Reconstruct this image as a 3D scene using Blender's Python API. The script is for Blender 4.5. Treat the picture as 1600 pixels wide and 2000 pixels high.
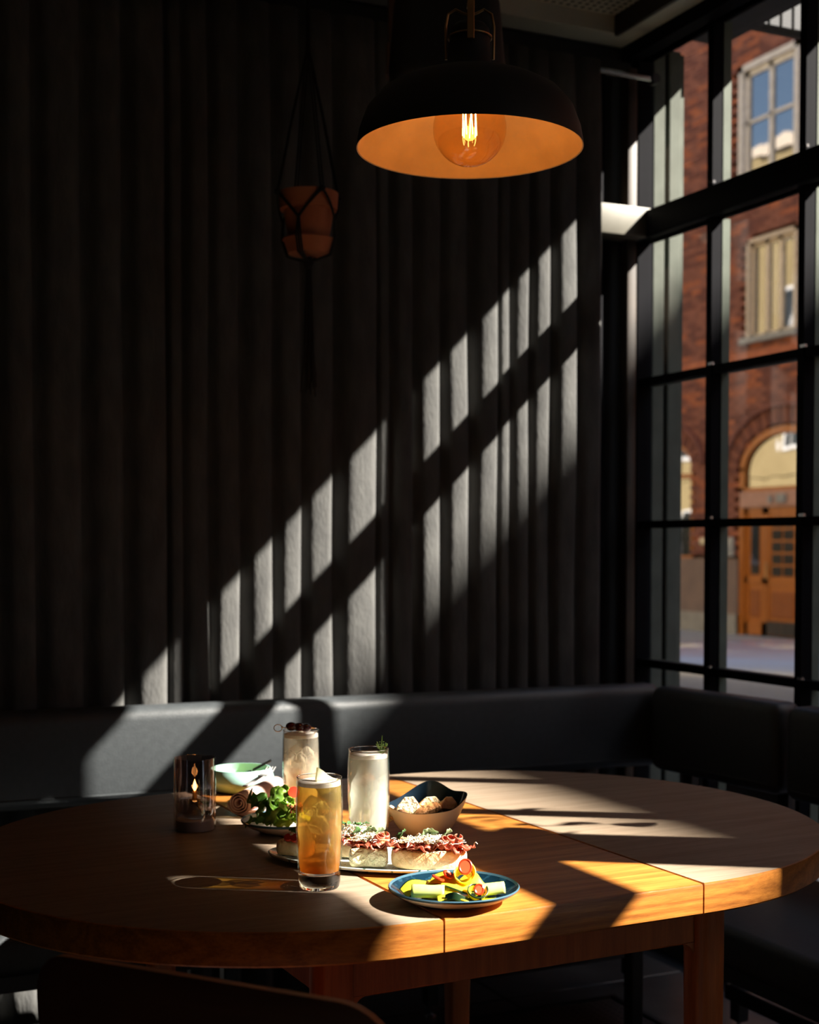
import bpy, bmesh, math, random
from mathutils import Vector, Matrix, noise
random.seed(7)
PI = math.pi
sc = bpy.context.scene
for o in list(bpy.data.objects): bpy.data.objects.remove(o)

# ---------------------------------------------------------------- camera
cam_d = bpy.data.cameras.new('camera'); cam = bpy.data.objects.new('camera', cam_d); sc.collection.objects.link(cam)
sc.camera = cam
cam.location = (0, 0, 1.275)
cam.rotation_euler = (math.radians(88.0), 0, math.radians(-24.8))
cam_d.sensor_fit = 'VERTICAL'; cam_d.sensor_height = 36.0; cam_d.lens = 2700 / 2000 * 36
cam_d.shift_x = 0; cam_d.shift_y = 159.3 / 2000
cam_d.clip_end = 300
cam_d.dof.use_dof = True; cam_d.dof.focus_distance = 2.12; cam_d.dof.aperture_fstop = 4.8

# ---------------------------------------------------------------- light
w = bpy.data.worlds.new('world'); sc.world = w; w.use_nodes = True
nt = w.node_tree; nt.nodes.clear()
sky = nt.nodes.new('ShaderNodeTexSky'); sky.sky_type = 'NISHITA'; sky.sun_disc = False
sky.sun_elevation = math.radians(39.9); sky.sun_rotation = math.radians(123); sky.altitude = 50
sky.air_density = 1.0; sky.dust_density = 1.5; sky.ozone_density = 1.0
bg = nt.nodes.new('ShaderNodeBackground'); bg.inputs['Strength'].default_value = 0.205
wo = nt.nodes.new('ShaderNodeOutputWorld')
nt.links.new(sky.outputs[0], bg.inputs[0]); nt.links.new(bg.outputs[0], wo.inputs[0])
sd = bpy.data.lights.new('sun', 'SUN'); sun = bpy.data.objects.new('sun', sd); sc.collection.objects.link(sun)
sd.energy = 29; sd.angle = math.radians(0.53); sd.color = (1.0, 0.93, 0.82)
sun.rotation_euler = Vector((-1, .66, -1.0)).to_track_quat('-Z', 'Y').to_euler()
sun.location = (20, -13, 20)
vs = sc.view_settings
sc.display_settings.display_device = 'sRGB'
vs.view_transform = 'Standard'; vs.look = 'None'; vs.exposure = 0.0; vs.gamma = 1.0; vs.use_curve_mapping = False
cy = sc.cycles
cy.max_bounces = 12; cy.transparent_max_bounces = 32; cy.transmission_bounces = 12; cy.diffuse_bounces = 6
cy.use_denoising = True; cy.sample_clamp_indirect = 4.0; cy.caustics_reflective = False; cy.caustics_refractive = False

# ---------------------------------------------------------------- materials
def nodes(name):
    m = bpy.data.materials.new(name); m.use_nodes = True
    t = m.node_tree; t.nodes.clear()
    out = t.nodes.new('ShaderNodeOutputMaterial')
    return m, t, out
def N(t, typ, **kw):
    n = t.nodes.new(typ)
    for k, v in kw.items():
        if k in n.inputs: n.inputs[k].default_value = v
        else: setattr(n, k, v)
    return n
def c4(c): return (c[0], c[1], c[2], 1)
def pmat(name, col, rough=.5, metal=0, col2=None, scale=12, stretch=(1, 1, 1), bump=0, bscale=None, spec=.5, coat=0, sss=0, trans=0, detail=4, lo=.35, hi=.65, sheen=0):
    m, t, out = nodes(name)
    b = N(t, 'ShaderNodeBsdfPrincipled'); t.links.new(b.outputs[0], out.inputs[0])
    b.inputs['Roughness'].default_value = rough; b.inputs['Metallic'].default_value = metal
    b.inputs['Specular IOR Level'].default_value = spec; b.inputs['Coat Weight'].default_value = coat
    if sheen: b.inputs['Sheen Weight'].default_value = sheen
    if sss:
        b.inputs['Subsurface Weight'].default_value = sss; b.inputs['Subsurface Scale'].default_value = .01
    if trans: b.inputs['Transmission Weight'].default_value = trans
    tc = N(t, 'ShaderNodeTexCoord'); mp = N(t, 'ShaderNodeMapping'); mp.inputs['Scale'].default_value = stretch
    t.links.new(tc.outputs['Object'], mp.inputs[0])
    nz = N(t, 'ShaderNodeTexNoise', Scale=scale, Detail=detail)
    t.links.new(mp.outputs[0], nz.inputs['Vector'])
    if col2 is None: col2 = tuple(c * .8 for c in col)
    r = N(t, 'ShaderNodeValToRGB')
    r.color_ramp.elements[0].position = lo; r.color_ramp.elements[1].position = hi
    r.color_ramp.elements[0].color = c4(col2); r.color_ramp.elements[1].color = c4(col)
    t.links.new(nz.outputs['Fac'], r.inputs[0]); t.links.new(r.outputs[0], b.inputs['Base Color'])
    if bump:
        nb = N(t, 'ShaderNodeTexNoise', Scale=bscale or scale * 3, Detail=5)
        t.links.new(mp.outputs[0], nb.inputs['Vector'])
        bp = N(t, 'ShaderNodeBump', Strength=bump, Distance=.01)
        t.links.new(nb.outputs['Fac'], bp.inputs['Height']); t.links.new(bp.outputs[0], b.inputs['Normal'])
    return m
def wood(name, light, dark, rough=.4, axis='X', scale=1.0, bump=.12, spec=.5, wav=0.0):
    m, t, out = nodes(name)
    b = N(t, 'ShaderNodeBsdfPrincipled'); t.links.new(b.outputs[0], out.inputs[0])
    b.inputs['Specular IOR Level'].default_value = spec
    tc = N(t, 'ShaderNodeTexCoord'); mp = N(t, 'ShaderNodeMapping')
    k = {'X': (.06, 1, 1), 'Y': (1, .06, 1), 'Z': (1, 1, .06)}[axis]
    mp.inputs['Scale'].default_value = tuple(v * scale for v in k)
    t.links.new(tc.outputs['Object'], mp.inputs[0])
    big = N(t, 'ShaderNodeTexNoise', Scale=5.0, Detail=2, Distortion=.3)
    t.links.new(mp.outputs[0], big.inputs['Vector'])
    mul = N(t, 'ShaderNodeMath', operation='MULTIPLY'); mul.inputs[1].default_value = 95 if wav == 0 else wav
    t.links.new(big.outputs['Fac'], mul.inputs[0])
    sn = N(t, 'ShaderNodeMath', operation='SINE'); t.links.new(mul.outputs[0], sn.inputs[0])
    ma = N(t, 'ShaderNodeMath', operation='MULTIPLY_ADD'); ma.inputs[1].default_value = .10; ma.inputs[2].default_value = .5
    t.links.new(sn.outputs[0], ma.inputs[0])
    fine = N(t, 'ShaderNodeTexNoise', Scale=150.0, Detail=5, Roughness=.75)
    t.links.new(mp.outputs[0], fine.inputs['Vector'])
    ad = N(t, 'ShaderNodeMath', operation='ADD'); t.links.new(ma.outputs[0], ad.inputs[0]); t.links.new(fine.outputs['Fac'], ad.inputs[1])
    r = N(t, 'ShaderNodeValToRGB'); r.color_ramp.elements[0].position = .62; r.color_ramp.elements[1].position = 1.25 if False else 1.0
    sub = N(t, 'ShaderNodeMath', operation='MULTIPLY'); sub.inputs[1].default_value = .82
    t.links.new(ad.outputs[0], sub.inputs[0])
    r.color_ramp.elements[0].color = c4(dark); r.color_ramp.elements[1].color = c4(light)
    t.links.new(sub.outputs[0], r.inputs[0]); t.links.new(r.outputs[0], b.inputs['Base Color'])
    rr = N(t, 'ShaderNodeMapRange'); rr.inputs['To Min'].default_value = rough + .12; rr.inputs['To Max'].default_value = rough - .05
    t.links.new(sub.outputs[0], rr.inputs['Value']); t.links.new(rr.outputs[0], b.inputs['Roughness'])
    bp = N(t, 'ShaderNodeBump', Strength=bump, Distance=.004)
    t.links.new(ad.outputs[0], bp.inputs['Height']); t.links.new(bp.outputs[0], b.inputs['Normal'])
    return m
def schlick(t, f0=.04):
    """plain Fresnel reflectance of a thin sheet, the same from both faces"""
    lw = N(t, 'ShaderNodeLayerWeight'); lw.inputs['Blend'].default_value = .5
    p = N(t, 'ShaderNodeMath', operation='POWER'); p.inputs[1].default_value = 5; t.links.new(lw.outputs['Facing'], p.inputs[0])
    m = N(t, 'ShaderNodeMath', operation='MULTIPLY_ADD'); m.inputs[1].default_value = 1 - f0; m.inputs[2].default_value = f0
    t.links.new(p.outputs[0], m.inputs[0]); return m
def thin_glass(name, tint=(1, 1, 1), ior=1.5, rough=0.0, boost=0.0):
    m, t, out = nodes(name)
    tr = N(t, 'ShaderNodeBsdfTransparent', Color=c4(tint)); gl = N(t, 'ShaderNodeBsdfGlossy', Roughness=rough)
    fr = schlick(t)
    mx = N(t, 'ShaderNodeMixShader')
    if boost:
        a = N(t, 'ShaderNodeMath', operation='ADD'); a.inputs[1].default_value = boost; a.use_clamp = True
        t.links.new(fr.outputs[0], a.inputs[0]); t.links.new(a.outputs[0], mx.inputs[0])
    else: t.links.new(fr.outputs[0], mx.inputs[0])
    t.links.new(tr.outputs[0], mx.inputs[1]); t.links.new(gl.outputs[0], mx.inputs[2]); t.links.new(mx.outputs[0], out.inputs[0])
    return m
def liquid(name, top, bottom, z0, z1, scatter=.5, rough=.05, clear=.3):
    """a cloudy drink: part clear (see-through), part scattering; the colour runs from one tone at the top to another at the bottom"""
    m, t, out = nodes(name)
    tc = N(t, 'ShaderNodeTexCoord'); sx = N(t, 'ShaderNodeSeparateXYZ'); t.links.new(tc.outputs['Object'], sx.inputs[0])
    mr = N(t, 'ShaderNodeMapRange'); mr.inputs['From Min'].default_value = z0; mr.inputs['From Max'].default_value = z1
    t.links.new(sx.outputs[2], mr.inputs['Value'])
    nz = N(t, 'ShaderNodeTexNoise', Scale=38.0, Detail=3, Distortion=1.2); t.links.new(tc.outputs['Object'], nz.inputs['Vector'])
    ad = N(t, 'ShaderNodeMath', operation='MULTIPLY_ADD'); ad.inputs[1].default_value = .3; t.links.new(nz.outputs['Fac'], ad.inputs[0]); t.links.new(mr.outputs[0], ad.inputs[2])
    s2 = N(t, 'ShaderNodeMath', operation='SUBTRACT'); s2.inputs[1].default_value = .15; t.links.new(ad.outputs[0], s2.inputs[0])
    r = N(t, 'ShaderNodeValToRGB'); r.color_ramp.elements[0].color = c4(bottom); r.color_ramp.elements[1].color = c4(top)
    t.links.new(s2.outputs[0], r.inputs[0])
    tl = N(t, 'ShaderNodeBsdfTranslucent'); df = N(t, 'ShaderNodeBsdfDiffuse'); tp = N(t, 'ShaderNodeBsdfTransparent'); gl = N(t, 'ShaderNodeBsdfGlossy', Roughness=rough)
    for n in (tl, df, tp): t.links.new(r.outputs[0], n.inputs['Color'])
    a = N(t, 'ShaderNodeMixShader'); a.inputs[0].default_value = .4
    t.links.new(tl.outputs[0], a.inputs[1]); t.links.new(df.outputs[0], a.inputs[2])
    b = N(t, 'ShaderNodeMixShader'); sr = N(t, 'ShaderNodeMapRange'); sr.inputs['From Min'].default_value = .52; sr.inputs['From Max'].default_value = .80; sr.inputs['To Min'].default_value = scatter; sr.inputs['To Max'].default_value = scatter * clear
    t.links.new(s2.outputs[0], sr.inputs['Value']); t.links.new(sr.outputs[0], b.inputs[0])
    t.links.new(tp.outputs[0], b.inputs[1]); t.links.new(a.outputs[0], b.inputs[2])
    fr = schlick(t, .02); c = N(t, 'ShaderNodeMixShader')
    t.links.new(fr.outputs[0], c.inputs[0]); t.links.new(b.outputs[0], c.inputs[1]); t.links.new(gl.outputs[0], c.inputs[2])
    t.links.new(c.outputs[0], out.inputs[0])
    return m
def leafmat(name, col, col2, rough=.45, scale=30):
    m, t, out = nodes(name)
    tc = N(t, 'ShaderNodeTexCoord'); nz = N(t, 'ShaderNodeTexNoise', Scale=scale, Detail=4); t.links.new(tc.outputs['Object'], nz.inputs['Vector'])
    r = N(t, 'ShaderNodeValToRGB'); r.color_ramp.elements[0].position = .38; r.color_ramp.elements[1].position = .62
    r.color_ramp.elements[0].color = c4(col2); r.color_ramp.elements[1].color = c4(col)
    t.links.new(nz.outputs['Fac'], r.inputs[0])
    b = N(t, 'ShaderNodeBsdfPrincipled', Roughness=rough); tl = N(t, 'ShaderNodeBsdfTranslucent')
    t.links.new(r.outputs[0], b.inputs['Base Color']); t.links.new(r.outputs[0], tl.inputs[0])
    mx = N(t, 'ShaderNodeMixShader'); mx.inputs[0].default_value = .35
    t.links.new(b.outputs[0], mx.inputs[1]); t.links.new(tl.outputs[0], mx.inputs[2]); t.links.new(mx.outputs[0], out.inputs[0])
    return m
def emit(name, col, s):
    m, t, out = nodes(name); e = N(t, 'ShaderNodeEmission', Color=c4(col), Strength=s); t.links.new(e.outputs[0], out.inputs[0]); return m
def ice(name):
    m, t, out = nodes(name)
    g = N(t, 'ShaderNodeBsdfGlass', IOR=1.2, Roughness=.08); tp = N(t, 'ShaderNodeBsdfTransparent', Color=(.97, .97, .96, 1)); tl = N(t, 'ShaderNodeBsdfTranslucent', Color=(.9, .88, .84, 1))
    a = N(t, 'ShaderNodeMixShader'); a.inputs[0].default_value = .35; b = N(t, 'ShaderNodeMixShader'); b.inputs[0].default_value = .28
    t.links.new(tp.outputs[0], a.inputs[1]); t.links.new(g.outputs[0], a.inputs[2]); t.links.new(a.outputs[0], b.inputs[1]); t.links.new(tl.outputs[0], b.inputs[2]); t.links.new(b.outputs[0], out.inputs[0])
    return m
def speckled(name, base, spot, rough=.2, scale=90, th=.62):
    m, t, out = nodes(name)
    tc = N(t, 'ShaderNodeTexCoord'); nz = N(t, 'ShaderNodeTexNoise', Scale=scale, Detail=2); t.links.new(tc.outputs['Object'], nz.inputs['Vector'])
    r = N(t, 'ShaderNodeValToRGB'); r.color_ramp.elements[0].position = th; r.color_ramp.elements[1].position = th + .05
    r.color_ramp.elements[0].color = c4(base); r.color_ramp.elements[1].color = c4(spot)
    b = N(t, 'ShaderNodeBsdfPrincipled', Roughness=rough); t.links.new(nz.outputs['Fac'], r.inputs[0]); t.links.new(r.outputs[0], b.inputs['Base Color']); t.links.new(b.outputs[0], out.inputs[0])
    return m
def holes(name, base, hole, pitch, axes=(0, 1), rough=.6, r0=.28):
    """sheet pierced by small round holes in a regular grid"""
    m, t, out = nodes(name)
    tc = N(t, 'ShaderNodeTexCoord'); sx = N(t, 'ShaderNodeSeparateXYZ'); t.links.new(tc.outputs['Object'], sx.inputs[0])
    outs = []
    for a in axes:
        d = N(t, 'ShaderNodeMath', operation='DIVIDE'); d.inputs[1].default_value = pitch; t.links.new(sx.outputs[a], d.inputs[0])
        f = N(t, 'ShaderNodeMath', operation='FRACT'); t.links.new(d.outputs[0], f.inputs[0])
        s = N(t, 'ShaderNodeMath', operation='SUBTRACT'); s.inputs[1].default_value = .5; t.links.new(f.outputs[0], s.inputs[0])
        p = N(t, 'ShaderNodeMath', operation='POWER'); p.inputs[1].default_value = 2; t.links.new(s.outputs[0], p.inputs[0]); outs.append(p)
    ad = N(t, 'ShaderNodeMath', operation='ADD'); t.links.new(outs[0].outputs[0], ad.inputs[0]); t.links.new(outs[1].outputs[0], ad.inputs[1])
    g = N(t, 'ShaderNodeMath', operation='GREATER_THAN'); g.inputs[1].default_value = r0 * r0; t.links.new(ad.outputs[0], g.inputs[0])
    mx = N(t, 'ShaderNodeMix', data_type='RGBA'); mx.inputs[6].default_value = c4(hole); mx.inputs[7].default_value = c4(base)
    t.links.new(g.outputs[0], mx.inputs[0])
    b = N(t, 'ShaderNodeBsdfPrincipled', Roughness=rough); t.links.new(mx.outputs[2], b.inputs['Base Color']); t.links.new(b.outputs[0], out.inputs[0])
    return m
def brickwall(name):
    m, t, out = nodes(name)
    tc = N(t, 'ShaderNodeTexCoord'); mp = N(t, 'ShaderNodeMapping'); mp.inputs['Rotation'].default_value = (PI / 2, 0, PI / 2)
    sx = N(t, 'ShaderNodeSeparateXYZ'); cb = N(t, 'ShaderNodeCombineXYZ'); t.links.new(tc.outputs['Object'], sx.inputs[0])
    t.links.new(sx.outputs[1], cb.inputs[0]); t.links.new(sx.outputs[2], cb.inputs[1])
    b = N(t, 'ShaderNodeTexBrick', Scale=1.0); b.inputs['Brick Width'].default_value = .26; b.inputs['Row Height'].default_value = .077; b.inputs['Mortar Size'].default_value = .006
    b.inputs['Color1'].default_value = (.33, .105, .07, 1); b.inputs['Color2'].default_value = (.22, .08, .06, 1); b.inputs['Mortar'].default_value = (.2, .14, .12, 1)
    t.links.new(cb.outputs[0], b.inputs['Vector'])
    p = N(t, 'ShaderNodeBsdfPrincipled', Roughness=.85); t.links.new(b.outputs[0], p.inputs['Base Color']); t.links.new(p.outputs[0], out.inputs[0])
    return m
M = {}
M['floor'] = pmat('stone_tile', (.09, .09, .088), .35, col2=(.055, .055, .056), scale=6, bump=.1)
M['grout'] = pmat('grout', (.02, .02, .02), .8)
M['wall'] = pmat('dark_wall_paint', (.025, .025, .025), .8)
M['roomwall'] = pmat('room_wall_paint', (.022, .021, .020), .8)
M['ceil'] = pmat('ceiling_paint', (.74, .73, .62), .45, col2=(.66, .65, .55), scale=3)
M['perf'] = holes('perforated_ceiling_sheet', (.62, .60, .50), (.05, .05, .04), .026, r0=.3)
M['grate'] = holes('perforated_floor_grate', (.06, .05, .045), (.004, .004, .004), .022, r0=.3)
M['frame'] = pmat('black_window_paint', (.004, .004, .006), .75, spec=.08)
M['frame_out'] = pmat('sunlit_outer_frame_tone', (.11, .125, .10), .55, spec=.15)  # dark outer bars coloured lighter to carry the sun on them
M['brown_steel'] = pmat('brown_black_steel', (.045, .03, .02), .5, col2=(.02, .015, .012), scale=9)
M['pane'] = thin_glass('window_glass')
M['curtain'] = pmat('charcoal_velvet', (.100, .100, .097), .95, col2=(.074, .074, .073), scale=26, stretch=(1, 1, .35), bump=.25, bscale=130, spec=.15)
M['vinyl'] = pmat('black_vinyl', (.046, .052, .056), .45, col2=(.038, .043, .047), scale=60, bump=.12, bscale=260)
M['steel'] = pmat('black_steel', (.012, .012, .013), .4)
M['chrome'] = pmat('brushed_steel', (.6, .6, .6), .25, metal=1)
M['leaf_wood'] = wood('orange_oak_veneer', (.50, .20, .038), (.27, .09, .013), rough=.38, axis='X')
M['half_wood'] = wood('worn_brown_oak_top', (.28, .212, .150), (.205, .150, .102), rough=.55, axis='X', scale=1.0, bump=.25, spec=.4)
M['edge_wood'] = wood('orange_oak_edge', (.46, .17, .030), (.20, .062, .010), rough=.33, axis='X', scale=1.6)
M['leg_wood'] = wood('reddish_oak', (.50, .15, .035), (.32, .09, .02), rough=.4, axis='Z')
M['chair_wood'] = wood('dark_bent_plywood', (.11, .038, .018), (.075, .024, .012), rough=.35, axis='X')
M['chair_edge'] = wood('pale_plywood_edge', (.52, .28, .12), (.34, .16, .06), rough=.45, axis='X')
M['lamp_black'] = pmat('matt_black_enamel', (.018, .018, .018), .55)
M['lamp_white'] = pmat('cream_enamel', (.64, .54, .38), .55)
M['brass'] = pmat('brass', (.62, .38, .16), .35, metal=1)
M['bulb'] = thin_glass('amber_bulb_glass', (.97, .84, .62), boost=.03)
M['filament'] = emit('glowing_filament', (1.0, .55, .16), 42)
M['speaker'] = pmat('black_speaker_shell', (.010, .010, .010), .6)
M['bracket_wood'] = wood('dark_red_wood', (.11, .055, .035), (.06, .03, .02), axis='Z')
M['terracotta'] = pmat('terracotta', (.50, .17, .075), .8, col2=(.40, .12, .05), scale=14)
M['soil'] = pmat('soil', (.02, .015, .01), .95, bump=.5)
M['cord'] = pmat('black_cotton_cord', (.012, .011, .011), .95)
M['smoke'] = thin_glass('smoky_glass', (.80, .75, .74), boost=.05)
M['clear'] = thin_glass('clear_glass', (.98, .985, .98), boost=.015)
M['glassbase'] = None
m_, t_, o_ = nodes('thick_clear_glass'); g_ = N(t_, 'ShaderNodeBsdfGlass', IOR=1.45); t_.links.new(g_.outputs[0], o_.inputs[0]); M['glassbase'] = m_
M['lampbase'] = pmat('frosted_grey_base', (.50, .46, .50), .4)
M['flame'] = emit('candle_flame', (1.0, .45, .12), 14)
M['mint'] = pmat('mint_enamel', (.36, .62, .54), .3, col2=(.34, .59, .51))
M['cutlery'] = pmat('polished_cutlery_steel', (.8, .8, .78), .32, metal=.75)
M['darkmetal'] = pmat('dark_steel', (.10, .10, .10), .3, metal=1)
M['napkin'] = pmat('blush_linen', (.62, .42, .36), .9, col2=(.52, .34, .29), scale=80, bump=.2, bscale=300)
M['cream'] = pmat('cream_stoneware', (.84, .70, .54), .35, col2=(.80, .66, .50))
M['bluein'] = speckled('deep_blue_glaze', (.004, .019, .034), (.010, .042, .07), .12, 60, .55)
M['navyin'] = pmat('navy_black_glaze', (.010, .020, .032), .12)
M['bluerim'] = pmat('pale_blue_rim_glaze', (.05, .11, .15), .2)
M['speckle'] = speckled('white_glaze_with_green_specks', (.50, .57, .55), (.03, .09, .07), .2, 95, .60)
M['whitepl'] = pmat('white_stoneware', (.62, .50, .44), .3)
M['lettuce'] = leafmat('green_lettuce', (.31, .47, .06), (.12, .27, .03), .4)
M['lettuce_dark'] = leafmat('dark_green_lettuce', (.14, .34, .05), (.05, .18, .03), .4)
M['lettuce_lime'] = leafmat('lime_frisee', (.62, .74, .08), (.34, .55, .05), .4)
M['basil'] = leafmat('basil', (.13, .28, .08), (.06, .17, .05), .4, 60)
M['sage'] = leafmat('pale_green_herb', (.42, .50, .28), (.2, .32, .15), .5, 60)
M['crust'] = pmat('baked_crust', (.94, .72, .42), .65, col2=(.80, .50, .22), scale=28, bump=.4, bscale=90, sss=.2)
M['darkcrust'] = pmat('dark_baked_crust', (.62, .30, .11), .6, col2=(.36, .14, .04), scale=34, bump=.6, bscale=110)
M['crumb'] = pmat('bread_crumb', (.84, .72, .46), .9, col2=(.76, .61, .33), scale=45, bump=1.0, bscale=140, sss=.1)
M['ham'] = pmat('cured_ham', (.40, .045, .022), .35, col2=(.26, .06, .03), scale=60, stretch=(1, 3, 1), sss=.15)
M['hamfat'] = pmat('pale_ham_fat', (.46, .15, .09), .4, sss=.1)
M['tomato'] = pmat('red_tomato', (.62, .05, .02), .2, col2=(.45, .03, .015))
M['cheese'] = pmat('white_grated_cheese', (.82, .76, .60), .7, sss=.2)
M['walnut'] = pmat('chopped_walnut', (.62, .36, .16), .7, col2=(.35, .16, .06), scale=90, bump=.5)
M['crumbs'] = pmat('orange_fried_crumbs', (.55, .17, .05), .7, col2=(.3, .08, .02), scale=80, bump=.5)
M['zucchini'] = pmat('yellow_zucchini_flesh', (.88, .72, .03), .35, col2=(.80, .68, .04), scale=20, sss=.3)
M['zucpale'] = pmat('pale_green_zucchini_flesh', (.80, .84, .30), .35, col2=(.72, .76, .14), scale=25, sss=.3)
M['zucskin'] = pmat('dark_zucchini_skin', (.012, .035, .012), .3)
M['chili'] = pmat('red_chili', (.72, .05, .01), .2, col2=(.6, .03, .01))
M['chilicore'] = pmat('orange_chili_core', (.62, .07, .015), .4)
M['oil'] = pmat('green_gold_oil', (.20, .22, .01), .08)
M['cherry'] = pmat('dark_red_cherry', (.085, .010, .012), .15, coat=.5)
M['pearflesh'] = pmat('pale_pear_flesh', (.80, .76, .50), .4, sss=.2)
M['pearskin'] = pmat('green_pear_skin', (.45, .52, .07), .35)
M['thyme'] = leafmat('thyme', (.30, .45, .10), (.16, .28, .06), .5, 90)
M['foam'] = leafmat('drink_foam', (.88, .82, .74), (.78, .70, .62), .6, 120)
M['ice'] = ice('clear_ice')
M['peach'] = leafmat('peach_slice', (.80, .42, .20), (.74, .34, .16), .4, 40)
M['amber'] = liquid('amber_tea', (1.0, .84, .38), (.60, .22, .02), .020, .150, .60, clear=.45)
M['milky'] = liquid('cloudy_lemon_drink', (.97, .97, .90), (.94, .93, .80), .012, .146, .93, clear=.5)
M['blush'] = liquid('cloudy_blush_drink', (.97, .92, .82), (.92, .72, .46), .012, .148, .66, clear=.3)
# outside
M['asphalt'] = pmat('asphalt', (.12, .125, .13), .75, col2=(.09, .095, .10), scale=30)
M['paving'] = pmat('pavement_slab', (.36, .38, .40), .8, col2=(.31, .33, .35), scale=12)
M['kerb'] = pmat('granite_kerb', (.34, .33, .31), .8)
M['mortar'] = pmat('mortar', (.17, .095, .075), .9, col2=(.12, .07, .055), scale=3)
M['brick_a'] = pmat('red_brick', (.30, .115, .08), .85, col2=(.22, .085, .062), scale=5, bump=.3)
M['brick_b'] = pmat('brown_brick', (.20, .07, .052), .85, col2=(.14, .052, .042), scale=5, bump=.3)
M['brick_c'] = pmat('orange_brick', (.44, .145, .07), .85, col2=(.32, .10, .055), scale=5, bump=.3)
M['brickwall'] = brickwall('running_brick')
M['stucco'] = pmat('pinkish_grey_plinth_render', (.24, .17, .145), .9, col2=(.19, .14, .125), scale=2.5)
M['white_frame'] = pmat('white_window_paint', (.72, .70, .70), .5)
M['cream_frame'] = pmat('cream_window_paint', (.66, .56, .46), .5)
M['door_wood'] = wood('varnished_pine_door', (.50, .17, .025), (.36, .11, .015), rough=.35, axis='Z')
M['door_panel'] = wood('darker_door_panel', (.34, .10, .018), (.24, .07, .012), rough=.35, axis='Z')
M['lintel'] = pmat('pink_lintel_paint', (.52, .30, .24), .7)
M['sillgrey'] = pmat('grey_sill_metal', (.30, .31, .33), .5)
def house_glass(name, body, refl=.4):
    m, t, out = nodes(name); d = N(t, 'ShaderNodeBsdfDiffuse', Color=c4(body)); g = N(t, 'ShaderNodeBsdfGlossy', Roughness=.02)
    tc = N(t, 'ShaderNodeTexCoord'); nz = N(t, 'ShaderNodeTexNoise', Scale=2.2, Detail=1); bp = N(t, 'ShaderNodeBump', Strength=.18, Distance=.01)
    t.links.new(tc.outputs['Object'], nz.inputs['Vector']); t.links.new(nz.outputs['Fac'], bp.inputs['Height']); t.links.new(bp.outputs[0], g.inputs['Normal'])
    x = N(t, 'ShaderNodeMixShader'); x.inputs[0].default_value = refl
    t.links.new(d.outputs[0], x.inputs[1]); t.links.new(g.outputs[0], x.inputs[2]); t.links.new(x.outputs[0], out.inputs[0]); return m
M['hglass'] = house_glass('old_house_glass', (.03, .035, .04))
M['hglass_low'] = house_glass('shop_window_glass', (.05, .05, .035), .5)
M['net'] = pmat('net_curtain', (.35, .36, .38), .9, stretch=(1, 8, .4), scale=4)
M['yellow'] = pmat('yellow_facade_render', (.27, .205, .10), .9, col2=(.24, .18, .085), scale=2)
M['awning'] = pmat('dark_canopy_sheet', (.022, .024, .028), .7)
M['car'] = pmat('sky_tinted_car_paint', (.30, .36, .58), .35, metal=0, coat=.6, col2=(.29, .35, .57))  # blue of the reflected sky is mixed into the grey paint
M['carglass'] = pmat('dark_car_glass', (.02, .025, .03), .05)
M['tyre'] = pmat('rubber', (.015, .015, .015), .8)
M['lampglass'] = pmat('car_lamp_lens', (.7, .7, .7), .15)
M['plaque'] = pmat('pale_plaque', (.55, .55, .52), .5, col2=(.25, .26, .28), scale=9)
M['plantgreen'] = leafmat('houseplant_leaf', (.06, .16, .04), (.03, .10, .02))

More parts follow.
